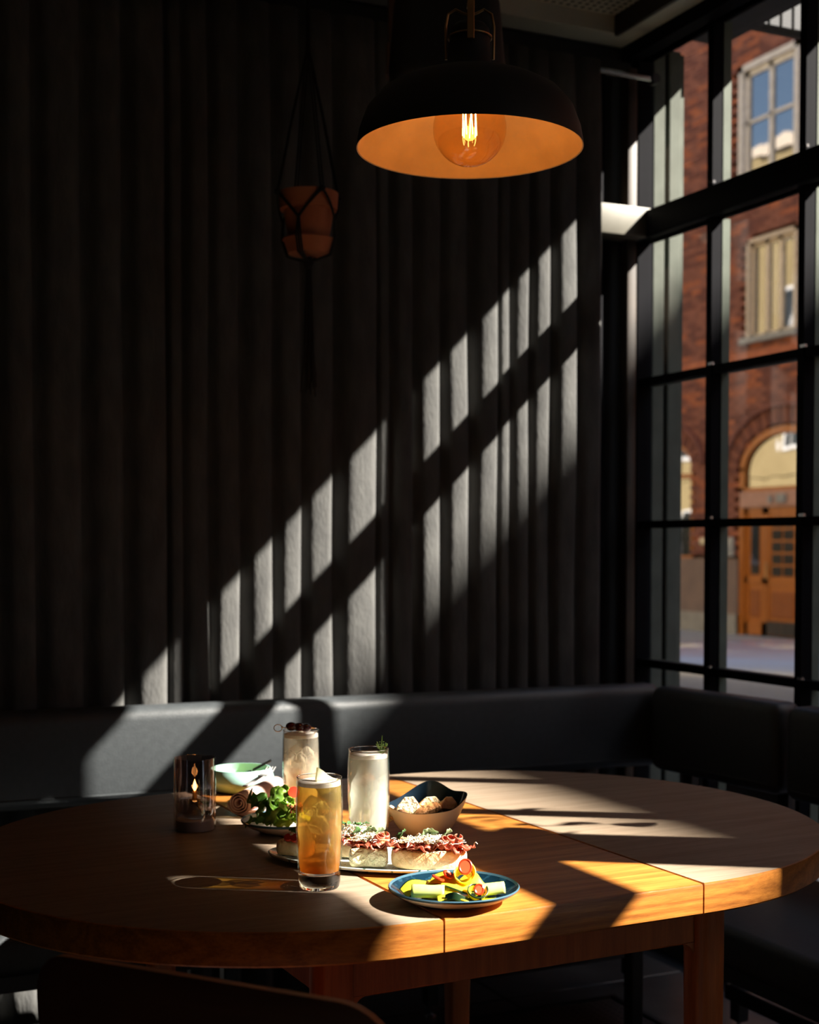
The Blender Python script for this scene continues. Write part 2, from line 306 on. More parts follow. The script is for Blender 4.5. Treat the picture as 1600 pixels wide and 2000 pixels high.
# ---------------------------------------------------------------- mesh helpers
class MB:
    def __init__(s): s.v = []; s.f = []; s.m = []
    def add(s, v, f, mi=0):
        o = len(s.v); s.v += [tuple(p) for p in v]; s.f += [tuple(i + o for i in q) for q in f]; s.m += [mi] * len(f) if isinstance(mi, int) else mi
    def box(s, x0, x1, y0, y1, z0, z1, mi=0, mat=None):
        v = [(x, y, z) for z in (z0, z1) for y in (y0, y1) for x in (x0, x1)]
        if mat is not None: v = [mat @ Vector(p) for p in v]
        s.add(v, [(0, 2, 3, 1), (4, 5, 7, 6), (0, 1, 5, 4), (2, 6, 7, 3), (0, 4, 6, 2), (1, 3, 7, 5)], mi)
    def rbox(s, x0, x1, y0, y1, z0, z1, r=.01, seg=3, mi=0, mat=None):
        bm = bmesh.new(); bmesh.ops.create_cube(bm, size=1)
        for p in bm.verts: p.co = Vector(((x0 + x1) / 2 + p.co.x * (x1 - x0), (y0 + y1) / 2 + p.co.y * (y1 - y0), (z0 + z1) / 2 + p.co.z * (z1 - z0)))
        bmesh.ops.bevel(bm, geom=bm.edges[:], offset=r, segments=seg, profile=.5, affect='EDGES')
        s.addbm(bm, mi, mat)
    def addbm(s, bm, mi=0, mat=None):
        bm.verts.index_update()
        v = [(mat @ p.co if mat is not None else p.co.copy()) for p in bm.verts]
        s.add(v, [[q.index for q in f.verts] for f in bm.faces], mi); bm.free()
    def lathe(s, prof, n=40, c=(0, 0, 0), mi=0, mat=None, mis=None, sx=1, sy=1):
        """prof: list of (r, z); closes on the axis where r == 0"""
        v = []; rings = []
        for r, z in prof:
            if r <= 1e-6: rings.append([len(v)]); v.append(Vector((c[0], c[1], c[2] + z)))
            else:
                rings.append(list(range(len(v), len(v) + n)))
                for i in range(n):
                    a = 2 * PI * i / n; v.append(Vector((c[0] + r * math.cos(a) * sx, c[1] + r * math.sin(a) * sy, c[2] + z)))
        f = []; ml = []
        for k in range(len(rings) - 1):
            A, B = rings[k], rings[k + 1]
            for i in range(n):
                j = (i + 1) % n
                if len(A) == 1 and len(B) == 1: continue
                if len(A) == 1: q = (A[0], B[j], B[i])
                elif len(B) == 1: q = (A[i], A[j], B[0])
                else: q = (A[i], A[j], B[j], B[i])
                f.append(q); ml.append(mis[k] if mis else mi)
        if mat is not None: v = [mat @ p for p in v]
        s.add(v, f, ml)
    def tube(s, path, r, n=8, mi=0, cap=True, closed=False):
        P = [Vector(p) for p in path]; k = len(P)
        R = r if isinstance(r, (list, tuple)) else [r] * k
        v = []; up = None
        for i in range(k):
            if closed: d = P[(i + 1) % k] - P[i - 1]
            else: d = P[min(i + 1, k - 1)] - P[max(i - 1, 0)]
            if d.length < 1e-9: d = Vector((0, 0, 1))
            d.normalize()
            if up is None: up = Vector((0, 0, 1)) if abs(d.z) < .9 else Vector((1, 0, 0))
            u = (up - d * up.dot(d)); u.normalize(); up = u; w2 = d.cross(u)
            for j in range(n):
                a = 2 * PI * j / n; v.append(P[i] + (u * math.cos(a) + w2 * math.sin(a)) * R[i])
        f = []
        for i in range(k if closed else k - 1):
            for j in range(n):
                a = i * n + j; b = i * n + (j + 1) % n; i2 = (i + 1) % k
                f.append((a, b, i2 * n + (j + 1) % n, i2 * n + j))
        if cap and not closed: f.append(tuple(reversed(range(n)))); f.append(tuple(range((k - 1) * n, k * n)))
        s.add(v, f, mi)
    def prism(s, pts, z0, z1, mi=0, mis=None, mat=None):
        """pts: outline in xy; extruded in z; mis=(bottom, top, side)"""
        n = len(pts); v = [Vector((x, y, z0)) for x, y in pts] + [Vector((x, y, z1)) for x, y in pts]
        f = [tuple(reversed(range(n))), tuple(range(n, 2 * n))] + [(i, (i + 1) % n, n + (i + 1) % n, n + i) for i in range(n)]
        b, t2, sd2 = mis or (mi, mi, mi)
        if mat is not None: v = [mat @ p for p in v]
        s.add(v, f, [b, t2] + [sd2] * n)
    def blob(s, c, r, sub=2, amp=.2, fr=2.0, sc3=(1, 1, 1), mi=0, seed=0, mat=None):
        bm = bmesh.new(); bmesh.ops.create_icosphere(bm, subdivisions=sub, radius=1)
        for p in bm.verts:
            d = p.co.copy(); k = 1 + amp * noise.noise(d * fr + Vector((seed * 7.3, seed * 1.7, seed)))
            q = Vector((d.x * sc3[0], d.y * sc3[1], d.z * sc3[2])) * r * k
            p.co = (mat @ q if mat is not None else q) + Vector(c)
        s.addbm(bm, mi)
    def grid(s, fn, nu, nv, mi=0, mfn=None):
        v = [fn(i / nu, j / nv) for i in range(nu + 1) for j in range(nv + 1)]
        f = []; ml = []
        for i in range(nu):
            for j in range(nv):
                a = i * (nv + 1) + j; f.append((a, a + nv + 1, a + nv + 2, a + 1)); ml.append(mfn((i + .5) / nu, (j + .5) / nv) if mfn else mi)
        s.add(v, f, ml)
    def mesh(s, name, mats, smooth=35):
        me = bpy.data.meshes.new(name); me.from_pydata([tuple(p) for p in s.v], [], s.f)
        for m in (mats if isinstance(mats, (list, tuple)) else [mats]): me.materials.append(m)
        for p, mi in zip(me.polygons, s.m): p.material_index = mi
        if smooth:
            for p in me.polygons: p.use_smooth = True
            me.set_sharp_from_angle(angle=math.radians(smooth))
        me.update(); return me
def link(name, me, parent=None, loc=None, rot=None):
    o = bpy.data.objects.new(name, me); sc.collection.objects.link(o)
    if parent is not None: o.parent = parent
    if loc is not None: o.location = loc
    if rot is not None: o.rotation_euler = rot
    return o
def part(name, mb, mats, parent=None, loc=None, rot=None, smooth=35, label=None, solid=0, sub=0):
    o = link(name, mb.mesh(name, mats, smooth), parent, loc, rot)
    if label: o['label'] = label
    if solid:
        md = o.modifiers.new('thickness', 'SOLIDIFY'); md.thickness = solid; md.offset = 0
    if sub:
        md = o.modifiers.new('smooth', 'SUBSURF'); md.levels = sub; md.render_levels = sub
    return o
def tag(o, label, cat, group=None, kind=None):
    o['label'] = label; o['category'] = cat
    if group: o['group'] = group
    if kind: o['kind'] = kind
    return o
def thing(name, label, cat, loc=(0, 0, 0), rz=0, group=None, rot=None):
    o = link(name, None, None, loc, rot or (0, 0, rz)); o.empty_display_size = .05
    return tag(o, label, cat, group)
def struct(name, mb=None, mats=None, parent=None, smooth=0, loc=None):
    o = part(name, mb, mats, parent, loc, smooth=smooth) if mb else link(name, None, parent, loc)
    if parent is None: o['kind'] = 'structure'
    return o
def copyobj(o, parent=None, loc=None, rot=None, label=None):
    c = o.copy(); sc.collection.objects.link(c)
    c.parent = parent
    if loc is not None: c.location = loc
    if rot is not None: c.rotation_euler = rot
    if label: c['label'] = label
    return c
T = .775       # table top height
XW = 2.6       # plane of the street window

# ================================================================ setting
b = MB(); b.box(-2.4, 2.75, -2.7, 3.95, -.12, -.012); fl = struct('floor', b, M['grout'])
b = MB(); b.rbox(-.298, .298, -.298, .298, -.012, 0, .002, 1); tm = b.mesh('tile', M['floor'], 0)
for i in range(8):
    for j in range(11):
        x = -2.06 + i * .603; y = -2.35 + j * .603
        link('tile', tm, fl, (x, y, 0))
b = MB(); b.box(-2.4, 2.7, 3.86, 4.0, 0, 3.0); struct('wall_back', b, M['wall'])
b = MB(); b.box(-2.5, -2.4, -2.7, 4.0, 0, 3.0); struct('wall_left', b, M['roomwall'])
b = MB(); b.box(-2.5, 2.75, -2.8, -2.7, 0, 3.0); struct('wall_front', b, M['roomwall'])
# right wall: everything round the windows
b = MB(); b.box(2.56, 2.72, 3.83, 4.0, 0, 2.95); b.box(2.56, 2.72, -2.8, -1.62, 0, 2.95); b.box(2.55, 2.62, -2.8, 4.0, 2.85, 2.95); b.box(2.56, 2.7, -1.62, 3.83, -.12, .03)
struct('wall_right', b, M['frame'])
# ceiling with a recessed perforated tray
cb = MB(); X0, X1, Y0, Y1 = -.4, 2.44, 1.2, 3.72
cb.box(-2.5, X0, -2.8, 4.0, 2.88, 3.0); cb.box(X1, 2.62, -2.8, 4.0, 2.88, 3.0); cb.box(X0, X1, -2.8, Y0, 2.88, 3.0); cb.box(X0, X1, Y1, 4.0, 2.88, 3.0)
ce = struct('ceiling', cb, M['ceil'])
b = MB(); b.box(X0, X1, Y0, Y1, 2.935, 3.0); part('perforated_panel', b, M['perf'], ce, smooth=0)
b = MB(); b.box(X1, X1 - .012, Y0, Y1, 2.872, 2.935); part('tray_side_shade', b, M['brown_steel'], ce, smooth=0)  # dark strip stands in for shade on the right side of the recess
b = MB(); b.rbox(-2.4, 2.56, 3.815, 3.86, 2.79, 2.88, .01, 2); struct('trim_1', b, M['wall'])
b = MB(); b.box(2.52, 2.60, -2.7, 3.86, 2.835, 2.88); struct('trim_2', b, M['frame'])
# heavy transom beam along the window and round the corner
b = MB(); b.rbox(2.535, 2.60, -1.62, 3.80, 2.252, 2.338, .006, 2); struct('trim_3', b, M['frame'], smooth=35)
b = MB(); b.rbox(2.28, 2.56, 3.70, 3.80, 2.252, 2.345, .004, 2); struct('trim_4', b, pmat('sunlit_beam_tone', (.16, .15, .12), .5), smooth=35)  # coloured paler than the window stretch, standing in for sun on this end
b = MB(); b.rbox(2.505, 2.54, 3.755, 3.80, 0, 2.80, .004, 2); struct('trim_5', b, M['brown_steel'], smooth=35)
b = MB(); b.rbox(2.38, 2.45, 3.80, 3.86, 0, 2.80, .006, 2); struct('trim_6', b, M['frame'], smooth=35)

# windows: window_1 from the corner to the post, window_2 nearer the camera
def window(name, ya, yb, ys):
    wn = struct(name)
    zs = [.06, .43, .892, 1.342, 1.803, 2.255]
    b = MB()
    for y0, y1 in ((ya, ya + .045), (yb - .045, yb)): b.box(2.565, 2.62, y0, y1, .03, 2.85 if yb > 3 and y1 > 3 or ya < 0 and y0 < 0 else 2.28)
    for z0, z1 in ((.03, .08), (2.252, 2.30), (2.325, 2.35), (2.835, 2.85)): b.box(2.57, 2.612, ya, yb, z0, z1)
    part('window_frame', b, M['frame'], wn, smooth=0)
    def vbar(y, z0, z1):
        b = MB(); b.box(-.032, .002, -.0135, .0135, z0, z1); b.box(.008, .036, -.012, .012, z0, z1, 1); part('muntin', b, [M['frame'], M['frame_out']], wn, loc=(2.6, y, 0), smooth=0)
    for y in ys: vbar(y, .08, 2.255); vbar(y, 2.345, 2.84)
    ed = [ya + .04] + sorted(ys) + [yb - .04]
    for z in zs[1:-1]:
        b = MB(); b.box(-.028, .002, ya + .04, yb - .04, -.012, .012); b.box(.008, .032, ya + .04, yb - .04, -.011, .011, 1); part('muntin', b, [M['frame'], M['frame_out']], wn, loc=(2.6, 0, z), smooth=0)
    for i in range(len(ed) - 1):
        for z0, z1 in list(zip(zs[:-1], zs[1:])) + [(2.34, 2.84)]:
            y0, y1 = ed[i], ed[i + 1]
            b = MB(); b.box(2.6025, 2.6075, y0, y1, z0, z1); part('pane', b, M['pane'], wn, smooth=0)
    # small glazing clips at the crossings
    b = MB(); b.box(-.036, -.028, -.010, .010, 0, .008); cm = b.mesh('clip', M['chrome'], 0)
    for y in ys:
        for z in zs[1:-1] + [2.342]: link('glazing_clip', cm, wn, (2.6, y - .012, z + .012))
    return wn
window('window_1', 1.10, 3.83, [3.415, 3.005, 2.595, 2.185, 1.775, 1.365])
window('window_2', -1.62, .97, [.375, -.035, -.445, -.855, -1.265])
b = MB(); b.box(2.55, 2.66, .97, 1.10, .03, 2.28); b.box(2.565, 2.63, 1.02, 1.055, 2.28, 2.85); struct('trim_7', b, M['frame'])
# outer reveal of pale ribbed metal at the far end of the window
b = MB()
for i in range(2): b.rbox(2.642 + i * .062, 2.690 + i * .062, 3.815 - .0, 3.86, .0, 2.9, .004, 1)
b.box(2.63, 2.78, 3.84, 3.95, 0, 2.9)
struct('trim_8', b, pmat('pale_grey_metal_cladding', (.11, .12, .10), .6, spec=.1), smooth=0)

# ================================================================ curtain
ridges = [-.22, -.08, .06, .18, .29, .40, .52, .618, .742, .849, .966, 1.008, 1.082, 1.168, 1.262, 1.346, 1.443, 1.576, 1.616, 1.689, 1.778, 1.868, 1.966, 2.009, 2.075, 2.145, 2.237, 2.333]
prof = []
for k in range(len(ridges) - 1):
    a, c = ridges[k], ridges[k + 1]; wd = c - a; A = min(.040, .012 + wd * .24) * random.uniform(.8, 1.1); q = random.uniform(.36, .52)
    for i in range(14):
        t = i / 14
        if t < q: d = A * (1 - math.cos(PI * t / q)) / 2
        elif t < .90: d = A * (1 + .06 * math.sin((t - q) / (.90 - q) * PI))
        else: d = A * (1 + math.cos(PI * (t - .90) / .10)) / 2
        prof.append((a + wd * t, d, k))
prof.append((ridges[-1], .0, k)); prof.append((ridges[-1] + .004, -.03, k))
rows = 26; cm = MB(); vv = []; ff = []
for r in range(rows + 1):
    z = .02 + (2.76 - .02) * r / rows; up = r / rows
    for (x, d, k) in prof:
        n1 = noise.noise(Vector((k * 3.1, z * 1.1, 0))); n2 = noise.noise(Vector((x * 9, z * 2.2, 5)))
        dd = d * (1 + .22 * n1) * (1 - .55 * max(0, up - .93) / .07) + .006 * n2
        vv.append((x + .010 * n1 * (1 - up), 3.655 - dd, z))
n = len(prof)
for r in range(rows):
    for i in range(n - 1): a = r * n + i; ff.append((a, a + 1, a + n + 1, a + n))
cm.add(vv, ff); cu = part('curtain', cm, M['curtain'], smooth=60, solid=.003)
tag(cu, 'floor length charcoal velvet curtain hanging in deep folds on the back wall', 'curtain')
b = MB(); b.tube([(-.4, 3.674, 2.740), (2.54, 3.674, 2.740)], .009, 10); rod = part('curtain_rod', b, M['chrome'])
tag(rod, 'thin steel curtain rod above the charcoal curtain', 'curtain rod')
b = MB(); b.tube([(2.545, 3.66, 2.740), (2.545, 3.69, 2.740)], .016, 12); part('rod_end', b, M['steel'], rod)

# ================================================================ banquette
def backrest(t, x1, loc, rz, r, brs, label=None):
    b = MB(); b.rbox(0, x1, 0, .10, 0, .245, r, 5); o = part('backrest', b, M['vinyl'], t, loc, (0, 0, rz), label=label)
    b = MB(); b.tube([(r, -.001, .028), (x1 - r, -.001, .028)], .0022, 6); part('seam', b, M['vinyl'], o)
    for x in brs:
        b = MB(); b.box(x - .02, x + .02, .10, .125, -.17, .20); part('bracket', b, M['steel'], o, smooth=0)
def seat(t, x0, x1, y0, y1, legs):
    b = MB(); b.rbox(x0, x1, y0, y1, .362, .455, .022, 4); part('seat_cushion', b, M['vinyl'], t)
    b = MB(); b.box(x0 + .03, x1 - .02, y0 + .03, y1 - .02, .325, .362); part('seat_frame', b, M['steel'], t, smooth=0)
    b = MB(); b.rbox(x0 + .08, x1 - .05, y1 - .10, y1 - .06, .10, .14, .003, 1) if (x1 - x0) > (y1 - y0) else b.rbox(x1 - .10, x1 - .06, y0 + .05, y1 - .05, .10, .14, .003, 1)
    part('stretcher', b, M['steel'], t, smooth=0)
    for x, y in legs:
        b = MB(); b.rbox(-.018, .018, -.018, .018, .035, .33, .003, 1); l = part('leg', b, M['steel'], t, loc=(x, y, 0), smooth=0)
        b = MB(); b.lathe([(0, 0), (.017, 0), (.017, .006), (.006, .012), (.006, .036), (0, .036)], 14); part('adjustable_foot', b, M['chrome'], l)
t = thing('banquette', 'black vinyl banquette along the street window with a gap between its two backrest pads', 'bench')
seat(t, 1.85, 2.33, .3, 2.93, [(1.93, .5), (1.93, 1.7), (1.95, 2.88), (2.28, .5), (2.28, 1.7), (2.28, 2.88)])
backrest(t, .525, (2.345, 3.395, .615), math.radians(-85.5), .03, (.06, .45), 'short backrest pad in the corner')
backrest(t, 1.6, (2.385, 2.845, .612), math.radians(-87), .03, (.06, .55, 1.1, 1.5), 'backrest pad at the right edge of the photo')
t = thing('banquette', 'long black vinyl banquette along the curtain wall behind the table', 'bench')
seat(t, -.1, 2.30, 2.96, 3.38, [(.1, 3.05), (.95, 3.05), (.1, 3.33), (.95, 3.33), (1.6, 3.33), (2.24, 3.33)])
backrest(t, 2.385, (.025, 3.487, .618), math.radians(-2.0), .034, (.2, .75, 1.35, 1.9))
# floor grate
t = thing('floor_grate', 'perforated dark metal grate in the floor under the table', 'grate', (0, 0, 0))
b = MB(); b.box(1.45, 2.12, 2.55, 3.24, 0, .006); part('grate_sheet', b, M['grate'], t, smooth=0)
b = MB(); b.box(1.43, 2.14, 3.24, 3.255, 0, .012); b.box(2.12, 2.135, 2.55, 3.24, 0, .012); b.box(1.435, 1.45, 2.55, 3.24, 0, .012); b.box(1.43, 2.14, 2.535, 2.55, 0, .012); part('grate_rim', b, M['steel'], t, smooth=0)

# ================================================================ table
tb = thing('dining_table', 'oval extending oak dining table with an orange centre leaf', 'table', (1.009, 2.192, 0), math.radians(2.0))
Rt = .542; hl = .2175; th = .047
def halfoutline(sgn):
    pts = []
    n_ = 48
    for i in range(n_ + 1):
        a = -PI / 2 + PI * i / n_
        e = 2 / 2.06
        cx = abs(math.cos(a)) ** e * Rt; sy = math.copysign(abs(math.sin(a)) ** e, math.sin(a)) * Rt
        pts.append((sgn * (hl + .0016 + cx), sy))
    if sgn < 0: pts = pts[::-1]
    return pts
def slab(outline, top_mi, name, mats, label=None):
    """top slab with a small eased edge"""
    b = MB(); n_ = len(outline); cx = sum(p[0] for p in outline) / n_; cy_ = sum(p[1] for p in outline) / n_
    def ins(p, d):
        v2 = Vector((p[0] - cx, p[1] - cy_)); L = v2.length; v2 *= (L - d) / L; return (cx + v2.x, cy_ + v2.y)
    lev = [(T - th, .003), (T - th + .003, 0), (T - .004, 0), (T - .0012, .0012), (T, .004)]
    v = []
    for z, d in lev: v += [(*ins(p, d), z) for p in outline]
    f = [tuple(reversed(range(n_)))]; ml = [1]
    for k in range(4):
        for i in range(n_): j = (i + 1) % n_; f.append((k * n_ + i, k * n_ + j, (k + 1) * n_ + j, (k + 1) * n_ + i)); ml.append(1)
    f.append(tuple(range(4 * n_, 5 * n_))); ml.append(0)
    b.add(v, f, ml); return part(name, b, mats, tb, label=label)
slab(halfoutline(-1), 0, 'tabletop_half', [M['half_wood'], M['edge_wood']], 'rounded left half of the brown tabletop')
slab(halfoutline(1), 0, 'tabletop_half', [M['half_wood'], M['edge_wood']], 'rounded right half of the brown tabletop')
slab([(-hl + .0012, -Rt), (hl - .0012, -Rt), (hl - .0012, Rt), (-hl + .0012, Rt)], 0, 'leaf', [M['leaf_wood'], M['edge_wood']], 'orange oak extension leaf')
lx, ly = .325, .41
def leg(sx, sy):
    b = MB(); zs = [0, .15, .35, .55, .62, T - th]; rs = [.019, .0215, .025, .0275, .028, .028]
    v = []; n_ = 20
    for z, r in zip(zs, rs):
        for i in range(n_):
            a = 2 * PI * i / n_; e = .62
            v.append((math.copysign(abs(math.cos(a)) ** e, math.cos(a)) * r, math.copysign(abs(math.sin(a)) ** e, math.sin(a)) * r, z))
    f = [tuple(reversed(range(n_)))] + [(k * n_ + i, k * n_ + (i + 1) % n_, (k + 1) * n_ + (i + 1) % n_, (k + 1) * n_ + i) for k in range(5) for i in range(n_)] + [tuple(range(5 * n_, 6 * n_))]
    b.add(v, f)
    # curved knee brackets flowing into the aprons
    for ax, s in (('x', -sx), ('y', -sy)):
        pr = [(.02, T - th - .082), (.02, T - th - .13)] + [(.024 + .028 * (1 - math.cos(q * PI / 12)), T - th - .118 + .036 * math.sin(q * PI / 12)) for q in range(7)]
        v = []
        for w_ in (-.011, .011):
            for (d_, z) in pr: v.append((s * d_, w_, z) if ax == 'x' else (w_, s * d_, z))
        m_ = len(pr); b.add(v, [tuple(range(m_)), tuple(reversed(range(m_, 2 * m_)))] + [(i, (i + 1) % m_, m_ + (i + 1) % m_, m_ + i) for i in range(m_)])
    return part('leg', b, M['leg_wood'], tb, loc=(sx * lx, sy * ly, 0))
for sx in (-1, 1):
    for sy in (-1, 1): leg(sx, sy)
for sy in (-1, 1):
    b = MB(); b.rbox(-lx + .026, lx - .026, sy * ly - .011, sy * ly + .011, T - th - .084, T - th - .001, .003, 1); part('apron', b, M['leg_wood'], tb, smooth=0)
for sx in (-1, 1):
    b = MB(); b.rbox(sx * lx - .011, sx * lx + .011, -ly + .026, ly - .026, T - th - .084, T - th - .001, .003, 1); part('apron', b, M['leg_wood'], tb, smooth=0)

# ================================================================ foreground chair
ch = thing('dining_chair', 'dark bent plywood dining chair in the foreground, back to the camera', 'chair', (.395, 1.395, 0), math.radians(-51))
def backpanel(u, v):      # u across -1..1, v up 0..1
    x = u * .222; z0 = .60; crown = .815 - .030 * abs(u) ** 2.4; z = z0 + .03 * abs(u) ** 3 + (crown - z0 - .03 * abs(u) ** 3) * v
    rc = .055
    y = .030 * (1 - u * u) + .02 * v
    return x, -y, z
b = MB(); out_ = []
def rr_outline(n_=22):
    # rounded-corner outline of the back panel in (x, z)
    W, Hh, r = .228, .105, .055; pts = []
    for (cx, cz, a0) in ((W - r, Hh - r, 0), (-W + r, Hh - r, 90), (-W + r, -Hh + r, 180), (W - r, -Hh + r, 270)):
        for k in range(9): a = math.radians(a0 + 90 * k / 8); pts.append((cx + r * math.cos(a), cz + r * math.sin(a)))
    return pts
bm = bmesh.new(); pts = []
base = rr_outline()
dense = []
for i in range(len(base)):
    p, q = base[i], base[(i + 1) % len(base)]; L = math.dist(p, q); k = max(1, int(L / .02))
    for j in range(k): dense.append((p[0] + (q[0] - p[0]) * j / k, p[1] + (q[1] - p[1]) * j / k))
def bend(x, z, off): return (x, .6 * x * x + off - .12 * z, .712 + z + .012 * (1 - (x / .228) ** 2) * (1 if z > 0 else 0))
nD = len(dense); scales = [0, .35, .7, .93, 1.0]
vv = []; ff = []; ml = []
for side, off in ((0, -.0065), (1, .0065)):
    for s_ in scales[1:]:
        for (x, z) in dense: vv.append(bend(x * s_, z * s_, off * (1 if s_ < 1 else .8)))
    vv.append(bend(0, 0, off))
S_ = nD * 4 + 1
for side in (0, 1):
    o0 = side * S_
    for k in range(3):
        for i in range(nD):
            j = (i + 1) % nD; q = (o0 + k * nD + i, o0 + k * nD + j, o0 + (k + 1) * nD + j, o0 + (k + 1) * nD + i); ff.append(q if side else q[::-1]); ml.append(0)
    for i in range(nD):
        j = (i + 1) % nD; q = (o0 + 4 * nD, o0 + i, o0 + j) if not side else (o0 + 4 * nD, o0 + j, o0 + i); ff.append(q); ml.append(0)
for i in range(nD):
    j = (i + 1) % nD; ff.append((3 * nD + i, 3 * nD + j, S_ + 3 * nD + j, S_ + 3 * nD + i)); ml.append(1)
bm.free(); b = MB(); b.add(vv, ff, ml); bpn = part('backrest', b, [M['chair_wood'], M['chair_edge']], ch)
b = MB(); b.rbox(-.21, .21, .03, .42, .435, .452, .008, 3); part('seat', b, M['chair_wood'], ch)
for sx in (-1, 1):
    b = MB(); b.tube([(sx * .165, .015, 0), (sx * .165, .035, .44), (sx * .165, .045, .52), (sx * .165, .030, .76)], [.012, .015, .014, .010], 10); part('leg', b, M['chair_wood'], ch)
    b = MB(); b.tube([(sx * .18, .40, 0), (sx * .165, .37, .437)], [.011, .015], 10); part('leg', b, M['chair_wood'], ch)

# ================================================================ pendant lamp
Lx, Ly, Lz = 1.089, 2.113, 1.948
lp = thing('pendant_lamp', 'matt black dome pendant lamp with a glowing amber globe bulb', 'lamp', (Lx, Ly, Lz))
outer = [(.1925, 0), (.1925, .004), (.188, .030), (.176, .062), (.155, .087), (.125, .104), (.090, .117), (.062, .124), (.042, .130), (.036, .138), (.034, .188), (.033, .200), (.026, .208), (.012, .212), (0, .212)]
b = MB(); b.lathe(outer, 72); part('shade', b, M['lamp_black'], lp, smooth=50)
inner = [(.1925, 0), (.1905, .001), (.185, .030), (.173, .060), (.152, .084), (.122, .101), (.088, .114), (.060, .121), (.040, .126), (.033, .136), (0, .150)]
b = MB(); b.lathe(inner, 72); part('shade_lining', b, M['lamp_white'], lp, smooth=50, label='cream enamel inside of the shade')
b = MB()
for s in (-1, 1):
    b.tube([(s * .040, 0, .150), (s * .041, 0, .205), (s * .037, 0, .226), (s * .024, 0, .234), (s * .012, 0, .228), (0, 0, .224)], .0023, 8)
b.tube([(.0365 * math.cos(a), .0365 * math.sin(a), .186) for a in [2 * PI * i / 28 for i in range(28)]], .002, 6, closed=True)
part('yoke', b, M['brass'], lp, rot=(0, 0, math.radians(-24.8)))
b = MB(); b.rbox(-.006, .006, -.040, -.037, .172, .236, .001, 1); b.rbox(-.006, .006, -.040, .0, .234, .237, .0008, 1); part('strap', b, M['brass'], lp, rot=(0, 0, math.radians(-24.8)))
b = MB(); b.tube([(0, 0, .22), (0, 0, 2.935 - Lz)], .0032, 8); part('cord', b, M['cord'], lp)
b = MB(); b.lathe([(0, .955 - .035), (.012, .955 - .035), (.05, .955 - .03), (.055, .97), (.055, .982), (0, .982)], 28); part('ceiling_rose', b, M['lamp_black'], lp)
b = MB(); b.lathe([(0, .104), (.019, .104), (.021, .108), (.021, .149), (0, .149)], 24); part('socket', b, M['brass'], lp)
Rb = .0625
bz = .034
gl = [(0, -Rb)] + [(Rb * math.sin(math.radians(a)), -Rb * math.cos(math.radians(a))) for a in range(10, 150, 8)] + [(.024, .056), (.018, .066), (.0175, .076)]
b = MB(); b.lathe(gl, 48, (0, 0, bz)); bulb = part('bulb', b, M['bulb'], lp, smooth=80)
b = MB()
for k in range(7):
    a = 2 * PI * k / 7; r = .011
    b.tube([(r * math.cos(a), r * math.sin(a), bz + .030), (r * 1.1 * math.cos(a + .2), r * 1.1 * math.sin(a + .2), bz - .012), ], .0007, 5)
part('filament', b, M['filament'], lp)
b = MB(); b.lathe([(0, .034), (.004, .036), (.004, .058), (.009, .066), (0, .070)], 12, (0, 0, bz)); part('filament_stem', b, M['clear'], lp)
ld = bpy.data.lights.new('bulb_light', 'POINT'); ld.energy = .85; ld.color = (1.0, .29, .030); ld.shadow_soft_size = .012
lo = bpy.data.objects.new('bulb_light', ld); sc.collection.objects.link(lo); lo.parent = lp; lo.location = (0, 0, bz + .008)

# dark loudspeaker and wooden bracket behind the lamp
sp = thing('loudspeaker', 'black rounded loudspeaker hung behind the lamp near the ceiling', 'speaker', (1.41, 2.85, 2.30), math.radians(-24.8))
b = MB(); b.rbox(-.115, .115, -.07, .07, 0, .235, .045, 5)
for i, p in enumerate(b.v):
    k = 1 + .18 * (1 - (p[2]) / .235); b.v[i] = (p[0] * k, p[1] * k, p[2])
part('speaker_body', b, M['speaker'], sp)
b = MB(); b.tube([(0, 0, .23), (0, 0, .48)], .012, 10); part('ceiling_stem', b, M['speaker'], sp)
wb = thing('wooden_hanger', 'dark reddish wooden batten hanging from the ceiling beside the loudspeaker', 'batten', (1.459, 3.238, 2.46), math.radians(-24.8))
b = MB(); b.rbox(-.021, .021, -.02, .02, .075, .47, .003, 1); part('batten', b, M['bracket_wood'], wb, smooth=0)
b = MB(); b.rbox(-.025, .025, -.024, .024, 0, .082, .003, 1); part('batten_foot', b, M['bracket_wood'], wb, smooth=0)

# ================================================================ hanging terracotta pot in a macrame hanger
Px, Py, Pz = 1.203, 3.19, 1.985
pot = thing('plant_pot', 'empty looking terracotta pot hanging in black macrame before the curtain', 'pot', (Px, Py, Pz))
pot['label'] = 'terracotta pot hanging in black macrame before the curtain'
b = MB(); b.lathe([(0, .014), (.046, .014), (.060, .098), (.061, .104), (.070, .106), (.073, .146), (.066, .146), (.064, .13), (0, .13)], 40); part('pot_body', b, M['terracotta'], pot)
b = MB(); b.lathe([(0, 0), (.050, 0), (.060, .030), (.064, .033), (.062, .037), (.054, .034), (.048, .013), (0, .012)], 40); part('saucer', b, M['terracotta'], pot)
b = MB(); b.lathe([(0, .1305), (.0635, .1305), (.0635, .134), (0, .137)], 24); part('soil', b, M['soil'], pot)
mh = thing('macrame_hanger', 'black knotted macrame hanger with a long tassel, holding the pot', 'plant hanger', (Px, Py, Pz))
rot0 = math.radians(-24.8)
A = [rot0 + math.radians(v) for v in (-62, 28, 118, 208)]
